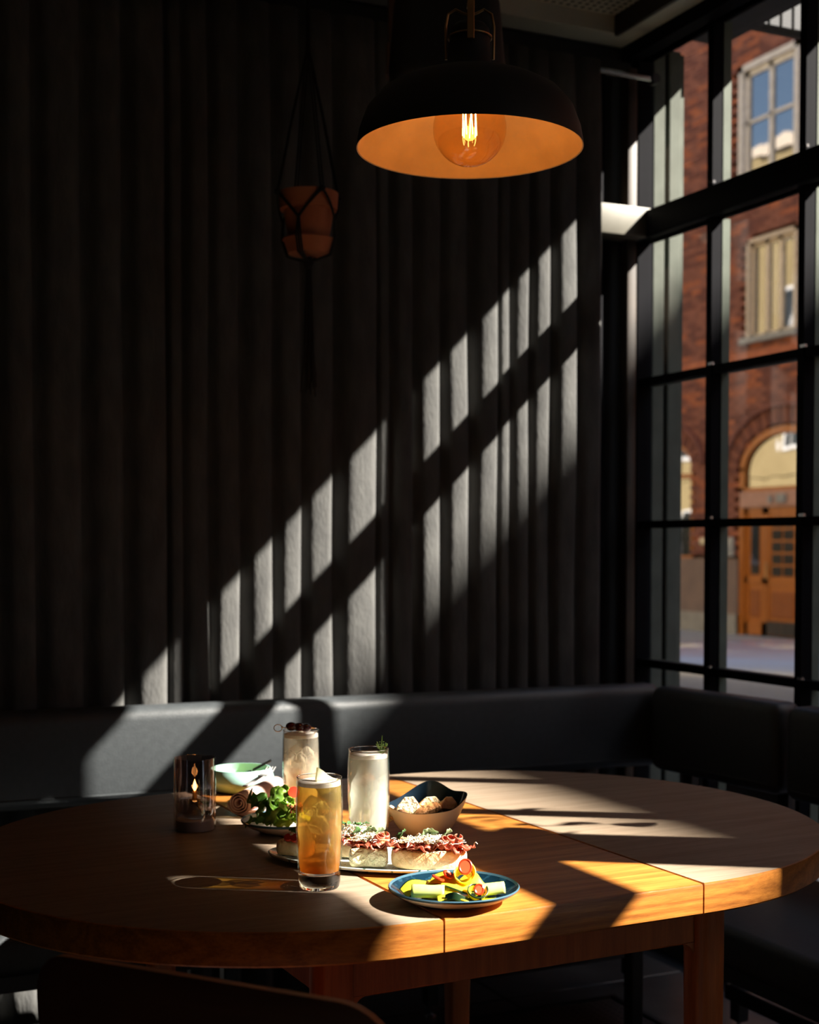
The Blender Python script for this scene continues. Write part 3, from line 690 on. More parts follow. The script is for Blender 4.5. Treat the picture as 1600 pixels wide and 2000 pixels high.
for k, a in enumerate(A):
    b = MB()
    top = Vector((0, 0, .50)); e = Vector((.081 * math.cos(a), .081 * math.sin(a), .142))
    for dd in (-.0035, .0035):
        side = Vector((-math.sin(a), math.cos(a), 0)) * dd
        b.tube([Vector((0, 0, .89)) + side * .3, top + side, (top * .5 + e * .5) + side + Vector((0, 0, .01)), e + side], .0024, 6)
    part('cord', b, M['cord'], mh)
    b = MB(); b.blob(e, .0085, 2, .15, 2); part('knot', b, M['cord'], mh)
    for s in (-1, 1):
        am = a + s * PI / 4; mid = Vector((.068 * math.cos(am), .068 * math.sin(am), .075))
        b = MB()
        for dd in (0, .005):
            o_ = Vector((0, 0, dd)); pts = []
            for q in range(7):
                u = q / 6; an = a + s * PI / 4 * u; rr = .080 + (.0665 - .080) * u; pts.append(Vector((rr * math.cos(an), rr * math.sin(an), .140 + (.075 - .140) * u)) + o_)
            b.tube(pts, .0023, 6)
        part('net_cord', b, M['cord'], mh)
    am = a + PI / 4
    b = MB()
    for dd in (-.006, 0, .006):
        o_ = Vector((-math.sin(am), math.cos(am), 0)) * dd
        b.tube([Vector((.067 * math.cos(am), .067 * math.sin(am), .078)) + o_ * .3, Vector((.069 * math.cos(am), .069 * math.sin(am), .035)) + o_, Vector((.056 * math.cos(am), .056 * math.sin(am), -.004)) + o_, Vector((.01 * math.cos(am), .01 * math.sin(am), -.018)) + o_ * .4], .0022, 6)
    part('net_cord', b, M['cord'], mh)
b = MB(); b.blob((0, 0, -.022), .013, 2, .2, 2, (1, 1, 1.3)); part('knot', b, M['cord'], mh)
b = MB()
for k in range(26):
    a = random.uniform(0, 2 * PI); r = random.uniform(.002, .010); r2 = random.uniform(.005, .030)
    L = random.uniform(.29, .345)
    b.tube([(r * .5 * math.cos(a), r * .5 * math.sin(a), -.02), (r * math.cos(a), r * math.sin(a), -.12), (r * 1.3 * math.cos(a), r * 1.3 * math.sin(a), -.22), (r2 * math.cos(a), r2 * math.sin(a), -L)], .0021, 5)
ts = part('tassel', b, M['cord'], mh); ts['kind'] = 'stuff'
b = MB(); b.lathe([(0, .88), (.006, .88), (.012, .886), (.006, .895), (0, .895)], 12); part('ceiling_hook', b, M['chrome'], mh)

# ================================================================ glasses
def glass_profile(R, H):
    o_ = [(0, 0), (R * .80, 0), (R * .86, .003), (R * .885, .012), (R * .93, .03), (R * .99, H * .5), (R * 1.0, H * .68), (R * .985, H * .85), (R * .945, H - .001), (R * .935, H)]
    i_ = [(R * .91, H - .001), (R * .955, H * .85), (R * .965, H * .68), (R * .955, H * .5), (R * .90, .038), (R * .84, .0245), (R * .6, .0215), (0, .021)]
    return o_, i_
def highball(label, x, y, H, R, liq, level, foam=True, rz=0):
    t = thing('highball_glass', label, 'glass', (x, y, T), rz)
    o_, i_ = glass_profile(R, H)
    wall = [(R * .912, .0228)] + o_[4:] + i_[:5]
    b = MB(); b.lathe(wall, 56); part('glass_wall', b, M['clear'], t, smooth=60)
    # heavy glass foot
    b = MB(); b.lathe([(0, .001), (R * .55, .0015), (R * .80, 0), (R * .86, .003), (R * .885, .0115), (R * .91, .0225), (R * .84, .0228), (R * .6, .0208), (0, .0203)], 56); part('glass_foot', b, M['glassbase'], t, smooth=50)
    b = MB(); b.tube([(R * .9375 * math.cos(a), R * .9375 * math.sin(a), H) for a in [2 * PI * i / 56 for i in range(56)]], .0009, 8, closed=True); part('rim', b, M['glassbase'], t)
    def rin(z):
        pts = sorted([(zz, r) for r, zz in i_])
        for (z0, r0), (z1, r1) in zip(pts, pts[1:]):
            if z0 <= z <= z1: return r0 + (r1 - r0) * (z - z0) / (z1 - z0 + 1e-9)
        return R * .9
    pr = [(0, .0232)] + [(rin(z) - .0006, z) for z in [.0252 + (level - .0252) * k / 10 for k in range(11)]] + [(0, level)]
    b = MB(); b.lathe(pr, 48); part('drink', b, liq, t, smooth=50)
    if foam:
        b = MB(); b.lathe([(0, level + .0005), (rin(level) - .0008, level + .0005), (rin(level) - .0008, level + .006), (rin(level) * .8, level + .0075), (0, level + .006)], 40); part('foam', b, M['foam'], t)
    return t, rin
def icecube(c, s, rot, label, group):
    bm = bmesh.new(); bmesh.ops.create_cube(bm, size=1); bmesh.ops.bevel(bm, geom=bm.edges[:], offset=.14, segments=2, affect='EDGES')
    for p in bm.verts: p.co *= 1 + .10 * noise.noise(p.co * 3 + Vector(c) * 50)
    b = MB(); b.addbm(bm, 0, Matrix.Scale(s, 4)); o = part('ice_cube', b, M['ice'], None, c, rot, smooth=60)
    return tag(o, label, 'ice cube', group)
# amber drink
gA, rA = highball('highball glass of amber iced tea with a pear slice, foremost of the three', .723, 1.879, .162, .0345, M['amber'], .150)
for (dx, dy, dz, s) in ((-.008, .004, .118, .024), (.012, .006, .112, .021), (-.003, -.002, .092, .023), (.006, .008, .088, .019)):
    icecube((.723 + dx, 1.879 + dy, T + dz), s, (random.uniform(0, 1), random.uniform(0, 1), random.uniform(0, 1.5)), ('ice cube by the foam at the left of the amber tea', 'ice cube below the pear slice in the amber tea', 'ice cube in the middle of the amber tea', 'lowest ice cube in the amber tea')[int(round((.118 - dz) * 100)) and (1 if dz > .1 else 2 if dz > .09 else 3)], 'ice cubes in the amber tea')
# blush drink, back left
gB, rB = highball('highball glass of blush coloured drink topped with cherries, rearmost of the three', .880, 2.380, .161, .0345, M['blush'], .148)
for (dx, dy, dz, s) in ((-.010, .002, .118, .022), (.010, -.004, .115, .022), (0, .008, .098, .024), (-.006, -.008, .092, .02), (.010, .004, .085, .019)):
    icecube((.880 + dx, 2.380 + dy, T + dz), s, (random.uniform(0, 1), random.uniform(0, 1), random.uniform(0, 1.5)), '%s ice cube in the blush coloured drink' % {.118: 'top left', .115: 'top right', .098: 'middle', .092: 'lower left', .085: 'lowest, right side'}[dz], 'ice cubes in the blush drink')
# cloudy drink
gC, rC = highball('highball glass of cloudy white lemon drink with a thyme sprig', .905, 2.122, .159, .0355, M['milky'], .145)
for (dx, dy, dz, s) in ((-.010, -.002, .117, .023), (.006, .004, .114, .021), (.001, -.008, .100, .022)):
    icecube((.905 + dx, 2.122 + dy, T + dz), s, (random.uniform(0, 1), random.uniform(0, 1), random.uniform(0, 1.5)), '%s ice cube in the cloudy white drink' % {.117: 'top left', .114: 'top right', .100: 'lower middle'}[dz], 'ice cubes in the cloudy drink')
def fruit_slice(name, label, c, rot, r, mats, cat, thick=.006, span=150):
    b = MB(); pts = [(0, 0)] + [(r * math.cos(math.radians(a)), r * math.sin(math.radians(a))) for a in range(0, span + 1, 10)]
    b.prism(pts, -thick / 2, thick / 2, mis=(0, 0, 1)); b_ = part(name, b, mats, None, c, rot, smooth=30); return tag(b_, label, cat)
camright = Vector((.9078, -.4195, 0)); camfwd = Vector((.4195, .9078, 0))
# pear wedge on the amber glass: crescent with pointed end standing out of the glass
b = MB(); oc = [(-.0140, .0210), (-.0165, .006), (-.0175, -.009), (-.0100, -.018), (.0, -.0165), (.0095, -.0115), (.0170, -.004), (.0190, .0015), (.0080, .0050), (.0, .0100), (-.0070, .0165)]
n_ = len(oc); v = [Vector((x, y, -.0045)) for x, y in oc] + [Vector((x, y, .0045)) for x, y in oc]
b.add(v, [tuple(reversed(range(n_))), tuple(range(n_, 2 * n_))] + [(i, (i + 1) % n_, n_ + (i + 1) % n_, n_ + i) for i in range(n_)], [0, 0] + [1 if 2 <= i <= 6 else 0 for i in range(n_)])
ps = part('pear_slice', b, [leafmat('pale_pear_flesh_cut', (.95, .92, .70), (.88, .84, .58), .4, 60), M['pearskin']], None, Vector((.723, 1.879, T + .156)) + camright * .0115 - camfwd * .004, (math.radians(86), 0, rot0 + math.radians(20)), smooth=0)
tag(ps, 'pale green pear slice standing in the amber iced tea', 'garnish')
# peach slices in the other two
fruit_slice('peach_slice', 'orange peach slice sunk in the blush coloured drink', Vector((.880, 2.380, T + .070)) - camright * .012 - camfwd * .006, (math.radians(80), .4, rot0), .022, [M['peach'], M['peach']], 'garnish')
fruit_slice('peach_slice', 'orange peach slice sunk in the cloudy white drink', Vector((.905, 2.122, T + .100)) - camright * .006 - camfwd * .010, (math.radians(80), -.5, rot0), .020, [M['peach'], M['peach']], 'garnish')
# cherries on a pick
cp = thing('cherry_pick', 'three dark red cherries on a looped bamboo pick across the glass rim', 'garnish', Vector((.880, 2.380, T + .161 + .003)), rot0)
for k, (x, y, z) in enumerate(((-.017, -.008, .0045), (-.003, -.004, .0030), (.009, 0, .0010))):
    b = MB(); b.blob((x, y, z), .0098, 3, .06, 1.5, (1.05, 1, .82), seed=k); part('cherry', b, M['cherry'], cp, smooth=80)
b = MB(); b.tube([(-.034, -.012, .003), (.025, .003, -.0005)], .0009, 6)
b.tube([(-.034 - .007 + .0075 * math.cos(a), -.012, .002 + .0065 * math.sin(a)) for a in [2 * PI * i / 18 for i in range(18)]], .0008, 6, closed=True)
b.blob((-.0335, -.012, .0035), .0022, 1, 0)
part('pick', b, M['brass'], cp)
# thyme sprig
ty = Vector((.905, 2.122, T)) + camright * .020 - camfwd * .004
th_ = thing('thyme_sprig', 'green thyme sprig standing in the cloudy white drink', 'garnish', ty, rot0)
stems = [[(.004, 0, .070), (.002, -.001, .13), (.001, 0, .158), (.003, 0, .182)], [(.003, .001, .12), (-.001, .001, .160), (-.006, 0, .172)], [(.004, 0, .15), (.007, 0, .163), (.009, -.001, .170)]]
b = MB()
for s_ in stems: b.tube(s_, .0007, 5)
part('stem', b, M['thyme'], th_)
b = MB()
for s_ in stems:
    P = [Vector(p) for p in s_]
    for i in range(len(P) - 1):
        for q in range(6 if P[i].z < .14 else 4):
            c_ = P[i].lerp(P[i + 1], q / 6); 
            for sd_ in (-1, 1):
                d = Vector((sd_ * .003, random.uniform(-.002, .002), .0015)); mid = c_ + d
                b.blob(mid, .0015, 1, 0, 1, (1.1, .35, .6), seed=q)
lf = part('leaves', b, M['thyme'], th_); lf['kind'] = 'stuff'

# ================================================================ oil lamp candle
cl = thing('oil_lamp', 'smoky glass cylinder oil lamp with a small burning flame', 'candle', (.672, 2.356, T))
R = .0368; H = .127
b = MB(); b.lathe([(R, .0), (R, H - .002), (R - .001, H), (R - .0028, H - .002), (R - .003, .022)], 56); part('glass_cylinder', b, M['smoke'], cl, smooth=50)
b = MB(); b.lathe([(0, .0005), (R - .004, .0005), (R - .0035, .002), (R - .0035, .018), (R - .006, .0205), (0, .0205)], 48); part('base', b, M['lampbase'], cl)
b = MB(); b.lathe([(0, .021), (.020, .021), (.0305, .026), (.0318, .032), (.0318, .050), (.028, .053), (.012, .054), (.008, .056)], 44); part('oil_vessel', b, M['clear'], cl, smooth=50)
b = MB(); b.lathe([(0, .0245), (.020, .0245), (.0295, .029), (.0305, .033), (.0305, .049), (0, .049)], 40); part('lamp_oil', b, thin_glass('smoky_lamp_oil', (.80, .76, .74), 1.33), cl, smooth=50)
b = MB(); b.lathe([(0, .050), (.009, .050), (.010, .053), (.0045, .055), (.004, .064), (.0055, .065), (.003, .068), (0, .068)], 20); part('wick_holder', b, M['brass'], cl)
b = MB(); b.tube([(0, 0, .052), (.002, 0, .044), (.010, .002, .034), (.014, .003, .028)], .0011, 6); part('wick', b, M['foam'], cl)
b = MB(); b.lathe([(0, .0675), (.0024, .070), (.0036, .074), (.0031, .079), (.0016, .084), (0, .089)], 16); part('flame', b, M['flame'], cl)
fd = bpy.data.lights.new('flame_light', 'POINT'); fd.energy = .035; fd.color = (1, .45, .12); fd.shadow_soft_size = .006
fo = bpy.data.objects.new('flame_light', fd); sc.collection.objects.link(fo); fo.parent = cl; fo.location = (0, 0, .076)

# ================================================================ mint bowl, spoon
mb_ = thing('serving_bowl', 'round mint green enamel bowl behind the oil lamp', 'bowl', (.864, 2.690, T))
b = MB(); b.lathe([(0, 0), (.044, 0), (.055, .004), (.066, .018), (.068, .026), (.064, .040), (.0605, .047), (.0585, .047), (.062, .036), (.0655, .026), (.063, .019), (.052, .006), (0, .004)], 56); part('bowl', b, M['mint'], mb_, smooth=50)
b = MB(); b.lathe([(0, .0175), (.061, .0175), (.061, .0168), (0, .0165)], 40); part('sauce', b, pmat('olive_sauce', (.34, .36, .12), .3, sss=.1), mb_)
s0 = Vector((.864, 2.690, T + .045)) + camright * .030
sp_ = thing('spoon', 'dark steel spoon resting on the rim of the mint bowl', 'spoon', s0, rot0)
b = MB(); b.rbox(-.006, .036, -.008, .008, -.002, .002, .001, 2, mat=Matrix.Rotation(math.radians(-28), 4, 'Y')); part('handle', b, M['darkmetal'], sp_)
b = MB(); b.blob((-.022, 0, -.012), .013, 2, 0, 1, (1.3, .9, .35), mat=Matrix.Rotation(math.radians(-28), 3, 'Y')); part('spoon_bowl', b, M['darkmetal'], sp_)

# ================================================================ napkin roll and fork
n0 = Vector((.779, 2.440, T)); n1 = Vector((.880, 2.560, T)); nd = (n1 - n0); nL = nd.length + .035
nr = thing('napkin_roll', 'rolled blush linen napkin lying beside the oil lamp', 'napkin', n0, math.atan2(nd.y, nd.x))
b = MB()
def spiral(u, v):
    a = u * 2 * PI * 3.6; r = .0045 + .0180 * u; 
    return Vector((v * nL + .0008 * math.sin(a * 2), r * math.cos(a + 2.5), .0232 + r * math.sin(a + 2.5) * .97))
b.grid(spiral, 110, 8); part('rolled_cloth', b, M['napkin'], nr, smooth=80, solid=.0017)
b = MB(); b.grid(lambda u, v: Vector((v * nL, -.052 + u * .05, .0018 + .0012 * math.sin(v * 17 + u * 6))), 10, 14); part('loose_edge', b, M['napkin'], nr, smooth=80, solid=.0015)
fk = thing('fork', 'steel fork lying on the blush napkin with its tines up', 'fork', Vector((.800, 2.467, T + .0475)), math.atan2(nd.y, nd.x) + .05)
b = MB(); b.rbox(0, .105, -.0045, .0045, 0, .0025, .0008, 2, mat=Matrix.Rotation(math.radians(-2), 4, 'Y')); part('handle', b, M['cutlery'], fk)
b = MB(); b.rbox(.100, .122, -.010, .010, .0035, .0055, .001, 2)
for k in range(4): b.tube([(.120, -.0082 + k * .0055, .0045), (.140, -.0082 + k * .0055, .0055), (.160, -.0082 + k * .0055, .013)], .0011, 6)
part('tines', b, M['cutlery'], fk)

# ================================================================ salad plate
def coupe(name, label, cat, x, y, rx, ry, h, mats, rz=0, foot=.55, flat=.72):
    t = thing(name, label, cat, (x, y, T), rz)
    k = ry / rx
    prof = [(0, 0), (rx * foot, 0), (rx * (foot + .04), .0025), (rx * .80, h * .42), (rx * .985, h - .003), (rx, h), (rx * .985, h + .0014), (rx * .955, h - .001), (rx * .78, h * .46), (rx * .55, .0052), (0, .0048)]
    b = MB(); b.lathe(prof, 72, sy=k, mis=[1, 1, 1, 1, 2, 2, 2, 0, 0, 0]); part('plate_body', b, mats, t, smooth=50)
    return t
coupe('side_plate', 'small pale stoneware plate of green salad', 'plate', .812, 2.276, .078, .078, .021, [M['whitepl'], M['whitepl'], M['bluerim']])
def lettuce(c, L, Wd, az, tilt, mat, seed, label, ruff=.010, name='lettuce_leaf', curl=1.0):
    b = MB()
    def fn(u, v):
        s = v * 2 - 1; wv = Wd * math.sin(PI * min(1, u * .88 + .10)) ** .55
        edge = abs(s) ** 2
        y = s * wv; x = u * L
        z = ruff * (edge * 1.4 + .25 * u) * noise.noise(Vector((u * 5.5, s * 3.5, seed * 3.7))) * 2.0 + .25 * wv * s * s * curl - .5 * L * (u - .35) ** 2 * curl
        y += ruff * .5 * edge * noise.noise(Vector((u * 9, s * 4, seed + 9))); x += ruff * .7 * edge * noise.noise(Vector((u * 9, s * 4, seed + 19)))
        return Vector((x, y, z))
    b.grid(fn, 20, 14)
    o = part(name, b, mat, None, c, (random.uniform(-.4, .4), -tilt, az), smooth=70, solid=.0006, sub=1)
    return tag(o, label, 'salad leaf', 'salad leaves on the side plate')
sc_ = Vector((.812, 2.276, T + .014))
leafspec = [(-.058, -.012, .004, .060, .022, 0.0, .10, 'lettuce_dark'), (-.034, -.030, .010, .058, .024, .5, .5, 'lettuce'), (-.045, .018, .010, .062, .026, .2, .6, 'lettuce'), (-.010, -.045, .006, .055, .022, 1.0, .2, 'lettuce_lime'),
            (.002, -.022, .016, .050, .022, 2.0, .7, 'lettuce'), (-.020, .010, .022, .050, .024, 2.7, .4, 'lettuce_dark'), (.020, .020, .010, .055, .024, 3.6, .7, 'lettuce'), (.040, -.018, .008, .050, .022, 2.9, .3, 'lettuce_lime'), (-.005, -.005, .030, .045, .022, 1.6, .9, 'lettuce')]
for k, (a, c_, dz, L, Wd, az, tl_, mt) in enumerate(leafspec):
    p = sc_ + camright * (a * 1.18) + camfwd * (c_ * 1.05) + Vector((0, 0, dz)); lettuce(p, L, Wd, az + rot0, tl_, M[mt], k, ['dark salad leaf overhanging the left rim of the side plate', 'green salad leaf at the front left of the side plate', 'green salad leaf at the back left of the salad', 'lime frilly salad leaf at the front of the side plate', 'broad green salad leaf in the middle of the salad', 'dark salad leaf high behind the middle of the salad', 'green salad leaf at the back right, behind the amber glass', 'lime frilly salad leaf at the right, behind the amber glass', 'topmost green salad leaf standing upright'][k])
b = MB(); b.prism([(.010 * math.cos(a), .010 * math.sin(a)) for a in [2 * PI * i / 24 for i in range(24)]], -.002, .002)
o = part('tomato_slice', b, M['tomato'], None, sc_ + camright * .014 + camfwd * .010 + Vector((0, 0, .052)), (1.1, .3, rot0), smooth=30); tag(o, 'red tomato slice on top of the green salad', 'tomato')
b = MB()
for k in range(70):
    b.blob((random.gauss(0, .009), random.gauss(0, .009), random.uniform(0, .012)), random.uniform(.0016, .0034), 1, .3, 3, seed=k)
o = part('fried_crumbs', b, M['crumbs'], None, sc_ + camright * .022 - camfwd * .014 + Vector((0, 0, .022)), (0, 0, 0), smooth=0); tag(o, 'orange fried crumbs scattered in the green salad', 'crumbs', kind='stuff')

# ================================================================ platter with open sandwiches
PX, PY = .842, 1.981; pa = math.radians(-44.8)
coupe('serving_platter', 'long oval platter, white glaze with dark green specks', 'plate', PX, PY, .168, .078, .011, [M['speckle'], M['speckle'], M['speckle']], pa, foot=.70)
def breadslab(b, L, Wd, H, seed, mi_side=0, mi_top=1, bend=0, bulge=.12, nx=34, ny=12):
    """a rounded loaf slice: superellipse rings stacked in z with noise"""
    n_ = 56; lev = [(0, .90), (.10, .97), (.45, 1.0), (.80, .98), (.95, .94), (1.0, .88)]
    v = []
    for z, s in lev:
        for i in range(n_):
            a = 2 * PI * i / n_; e = .62
            x = math.copysign(abs(math.cos(a)) ** e, math.cos(a)) * L / 2 * s; y = math.copysign(abs(math.sin(a)) ** e, math.sin(a)) * Wd / 2 * s
            nn = noise.noise(Vector((x * 40, y * 40, z * 1.5 + seed * 5)))
            x *= 1 + bulge * nn * .3; y *= 1 + bulge * nn
            zz = z * H * (1 + .10 * noise.noise(Vector((x * 25, y * 25, seed)))) + bend * (x / (L / 2)) ** 2
            v.append((x, y + .012 * (x / (L / 2)) ** 2 * (1 if seed % 2 else -1), zz))
    f = [tuple(reversed(range(n_)))]; ml = [mi_side]
    for k in range(5):
        for i in range(n_): j = (i + 1) % n_; f.append((k * n_ + i, k * n_ + j, (k + 1) * n_ + j, (k + 1) * n_ + i)); ml.append(mi_side if k < 4 else mi_top)
    f.append(tuple(range(5 * n_, 6 * n_))); ml.append(mi_top)
    b.add(v, f, ml)
def hamslice(L, Wd, seed, amp=.008):
    b = MB()
    def fn(u, v):
        s = v - .5
        return Vector((u * L - L / 2, s * Wd + .004 * math.sin(u * 9 + seed), amp * (math.sin(u * 15 + seed) * .6 + math.sin(s * 14 + seed * 2 + u * 7) * .7 + 1) + .004 * noise.noise(Vector((u * 6, s * 6, seed)))))
    b.grid(fn, 26, 10, mfn=lambda u, v: 1 if v > .86 or v < .08 else 0); return b
def basil(L, Wd, seed):
    b = MB()
    def fn(u, v):
        s = v * 2 - 1; wv = Wd * math.sin(PI * u) ** .7 if 0 < u < 1 else 0
        return Vector((u * L - L / 2, s * wv, .30 * wv * s * s + .15 * L * math.sin(u * PI) + .0012 * math.sin(u * 20) * abs(s)))
    b.grid(fn, 12, 8); return b
def crumblestuff(n_, L, Wd, z, r0, r1, sub=1, seed=0):
    b = MB(); rg = random.Random(seed)
    for k in range(n_):
        x = rg.uniform(-L / 2, L / 2); y = rg.uniform(-Wd / 2, Wd / 2); r = rg.uniform(r0, r1)
        b.blob((x, y, z + rg.uniform(0, .006)), r, sub, .4, 3, (rg.uniform(.6, 1.4), rg.uniform(.6, 1.4), rg.uniform(.5, 1)), seed=k + seed)
    return b
def shreds(n_, L, Wd, z, seed):
    b = MB(); rg = random.Random(seed)
    for k in range(n_):
        x = rg.gauss(0, L / 4.4); y = rg.gauss(0, Wd / 4.2); a = rg.uniform(0, PI); l_ = rg.uniform(.004, .011); zz = z + rg.uniform(0, .010) * (1 - min(1, abs(x) / L * 1.6))
        b.tube([(x - l_ / 2 * math.cos(a), y - l_ / 2 * math.sin(a), zz), (x, y, zz + rg.uniform(0, .003)), (x + l_ / 2 * math.cos(a), y + l_ / 2 * math.sin(a), zz)], .0007, 4)
    return b
# large ham focaccia in front: two pieces end to end
def sandwich(label, u, f, ang, L, Wd, H, kind, seed, z=.0065, edge='crust'):
    c_ = Vector((0, 0, 0)) + camright * (u - .008) + camfwd * (f - .028)
    t = thing('open_sandwich', label, 'sandwich', (c_.x, c_.y, T + z), rot0 + ang)
    b = MB(); breadslab(b, L, Wd, H, seed); part('bread', b, [M[edge], M['crumb']], t, smooth=50, sub=1)
    if kind == 'ham':
        for k in range(7):
            x = -L * .40 + L * .80 * k / 6; hb = hamslice(.040, .027, seed + k * 1.3, .0030)
            o = part('ham_slice', hb, [M['ham'], M['hamfat']], t, (x, -.004 + .004 * math.sin(k * 2.1), H + .001), (random.uniform(-.25, .25), random.uniform(-.3, .3), random.uniform(-.6, .6)), smooth=70, solid=.0009)
        for k in range(3):
            b = MB(); b.grid(lambda u_, v_: Vector((.010 * (1 - .4 * v_) * math.cos(u_ * 5.6), .010 * (1 - .4 * v_) * math.sin(u_ * 5.6), v_ * .016)), 20, 6, mfn=lambda u_, v_: 1 if v_ > .8 else 0)
            part('ham_slice', b, [M['ham'], M['hamfat']], t, (L * (.16 + .10 * k), -.006 + .003 * k, H + .006), (.5 * math.sin(k + 1), .6 * math.cos(k * 2), k), smooth=70, solid=.001)
        for k in range(9):
            b = MB(); b.blob((0, 0, 0), random.uniform(.0042, .0066), 2, .55, 3, (1.2, .9, .8), seed=k + seed)
            part('walnut_piece', b, M['walnut'], t, (-L * .38 + L * .8 * random.random(), random.uniform(-.012, .010), H + .011), (0, 0, random.uniform(0, 3)), smooth=0)
        b = crumblestuff(46, L * .84, Wd * .6, H + .008, .0014, .0030, 1, seed + 40); o = part('nut_crumbs', b, M['walnut'], t, smooth=0); o['kind'] = 'stuff'
        b = shreds(420, L * .85, Wd * .75, H + .010, seed); o = part('grated_cheese', b, M['cheese'], t, smooth=0); o['kind'] = 'stuff'
        for k, (x, y, rz_) in enumerate(((-L * .34, .004, 1.2), (-L * .02, .010, .4), (L * .04, .012, -.5), (L * .25, .010, 1.0))):
            b = basil(.024, .0085, k); part('basil_leaf', b, M['sage'] if k else M['basil'], t, (x, y, H + .019), (random.uniform(-.9, -.3), random.uniform(-.5, .5), rz_), smooth=70, solid=.0005)
    elif kind == 'cheese':
        b = MB(); b.blob((0, 0, H + .003), .020, 2, .15, 2, (L / .052, Wd / .055, .18)); part('lime_spread', b, leafmat('lime_spread', (.62, .68, .20), (.5, .58, .12), .4), t)
        b = MB(); b.prism([(.016 * math.cos(a), .016 * math.sin(a)) for a in [2 * PI * i / 24 for i in range(24)]], 0, .003, mat=Matrix.Translation((.0, -.010, H + .001))); part('tomato_slice', b, M['tomato'], t, smooth=30)
        b = crumblestuff(60, L * .62, Wd * .6, H + .009, .003, .006, 1, seed); o = part('crumbled_cheese', b, M['cheese'], t, smooth=0); o['kind'] = 'stuff'
        b = shreds(160, L * .8, Wd * .8, H + .016, seed + 3); o = part('grated_cheese', b, M['cheese'], t, smooth=0); o['kind'] = 'stuff'
        for k in range(4):
            b = basil(.018, .006, k); part('basil_leaf', b, M['basil'], t, (-.018 + .012 * k, .002 * k, H + .023), (random.uniform(-.5, .5), .2, k * 1.3), smooth=70, solid=.0005)
    else:
        for k in range(3):
            b = MB(); b.prism([(.009 * math.cos(a), .009 * math.sin(a)) for a in [2 * PI * i / 20 for i in range(20)]], 0, .004); part('tomato_slice', b, M['tomato'], t, (-.010 + .012 * k, -.012, H + .003), (.5, .1 * k, 0), smooth=30)
        b = crumblestuff(40, L * .7, Wd * .6, H + .004, .002, .004, 1, seed); o = part('crumbled_cheese', b, M['cheese'], t, smooth=0); o['kind'] = 'stuff'
        for k in range(3):
            b = basil(.020, .006, k); part('basil_leaf', b, M['basil'], t, (-.014 + .012 * k, .004, H + .010), (.4, .2, k * 1.3), smooth=70, solid=.0005)
    return t
def latd(u, D): return (u - 800) / 2700 * D
sandwich('long ham and walnut focaccia at the right end of the platter', .0372, 2.128, math.radians(-3), .118, .046, .030, 'ham', 3)
sandwich('short ham focaccia with a pale spongy side, left of the long one', -.0535, 2.150, math.radians(-6), .060, .046, .029, 'ham', 6, edge='crumb')
sandwich('focaccia topped with white crumbled cheese, behind the ham one', -.082, 2.208, math.radians(-15), .070, .042, .026, 'cheese', 9)
sandwich('tomato and herb bread at the left end of the platter', -.168, 2.222, math.radians(-30), .062, .044, .024, 'tomato', 12)

# ================================================================ blue plate with zucchini
BX, BY = .864, 1.722
coupe('side_plate', 'round dark blue glazed plate of yellow zucchini salad at the table edge', 'plate', BX, BY, .0925, .0925, .022, [M['bluein'], M['cream'], M['bluerim']], foot=.50)
b = MB(); b.lathe([(0, .0052), (.062, .0062), (.060, .0075), (0, .0082)], 40); o = part('dressing', b, M['oil'], None, (BX, BY, T), smooth=50); tag(o, 'green gold oil dressing pooled in the blue plate', 'dressing', kind='stuff')
def ribbon(pathfn, Wd, name, label, mats, loc, rot, nseg=40, skin=.07, thick=.0016):
    b = MB()
    def fn(u, v):
        p, side = pathfn(u); return p + side * ((v - .5) * Wd)
    b.grid(fn, nseg, 12, mfn=lambda u, v: 1 if (v < skin or v > 1 - skin) else 0)
    o = part(name, b, mats, None, loc, rot, smooth=70, solid=thick)
    return tag(o, label, 'zucchini', 'zucchini ribbons on the blue plate')
def coil(r0, turns, rise=0, grow=.3):
    def f(u):
        a = u * turns * 2 * PI; r = r0 * (1 - grow + grow * u * 1.2)
        return Vector((r * math.cos(a), r * math.sin(a), rise * u)), Vector((.25 * math.cos(a), .25 * math.sin(a), .97))
    return f
def fold(L, amp, k=2.0, lift=.0):
    def f(u):
        return Vector((u * L - L / 2, .003 * math.sin(u * 7), amp * math.sin(u * PI * k) + lift * u)), Vector((.1 * math.sin(u * 5), 1, .18 * math.sin(u * 6)))
    return f
def bp_(u, f_, z): return Vector((BX, BY, T + z)) + camright * u + camfwd * f_
ZY = [M['zucchini'], M['zucskin']]; ZP = [M['zucpale'], M['zucskin']]
def roll(r, Wd, turns=1.6):
    def f(u):
        a = u * turns * 2 * PI; rr = r * (.45 + .55 * u); return Vector((0, rr * math.cos(a), rr * math.sin(a))), Vector((1, 0, 0))
    return f
ribbon(roll(.0105, .05), .046, 'zucchini_ribbon', 'pale green rolled zucchini ribbon at the left of the blue plate', [M['zucpale'], M['zucpale']], bp_(-.036, -.016, .018), (0, 0, rot0 - .10))
ribbon(roll(.0095, .05), .042, 'zucchini_ribbon', 'pale rolled zucchini ribbon at the right of the blue plate', [M['zucpale'], M['zucpale']], bp_(.050, -.004, .018), (0, -.08, rot0 + .12))
ribbon(fold(.062, .006, 1.3), .030, 'zucchini_ribbon', 'flat yellow zucchini ribbon with dark green skin edges, left of the plate centre', ZY, bp_(-.004, -.006, .026), (math.radians(18), .08, rot0 - .35), skin=.09)
ribbon(fold(.055, .008, 1.0), .026, 'zucchini_ribbon', 'yellow zucchini ribbon with dark skin edges at the far left of the plate', ZY, bp_(-.046, .006, .016), (math.radians(20), -.15, rot0 + .5), skin=.10)
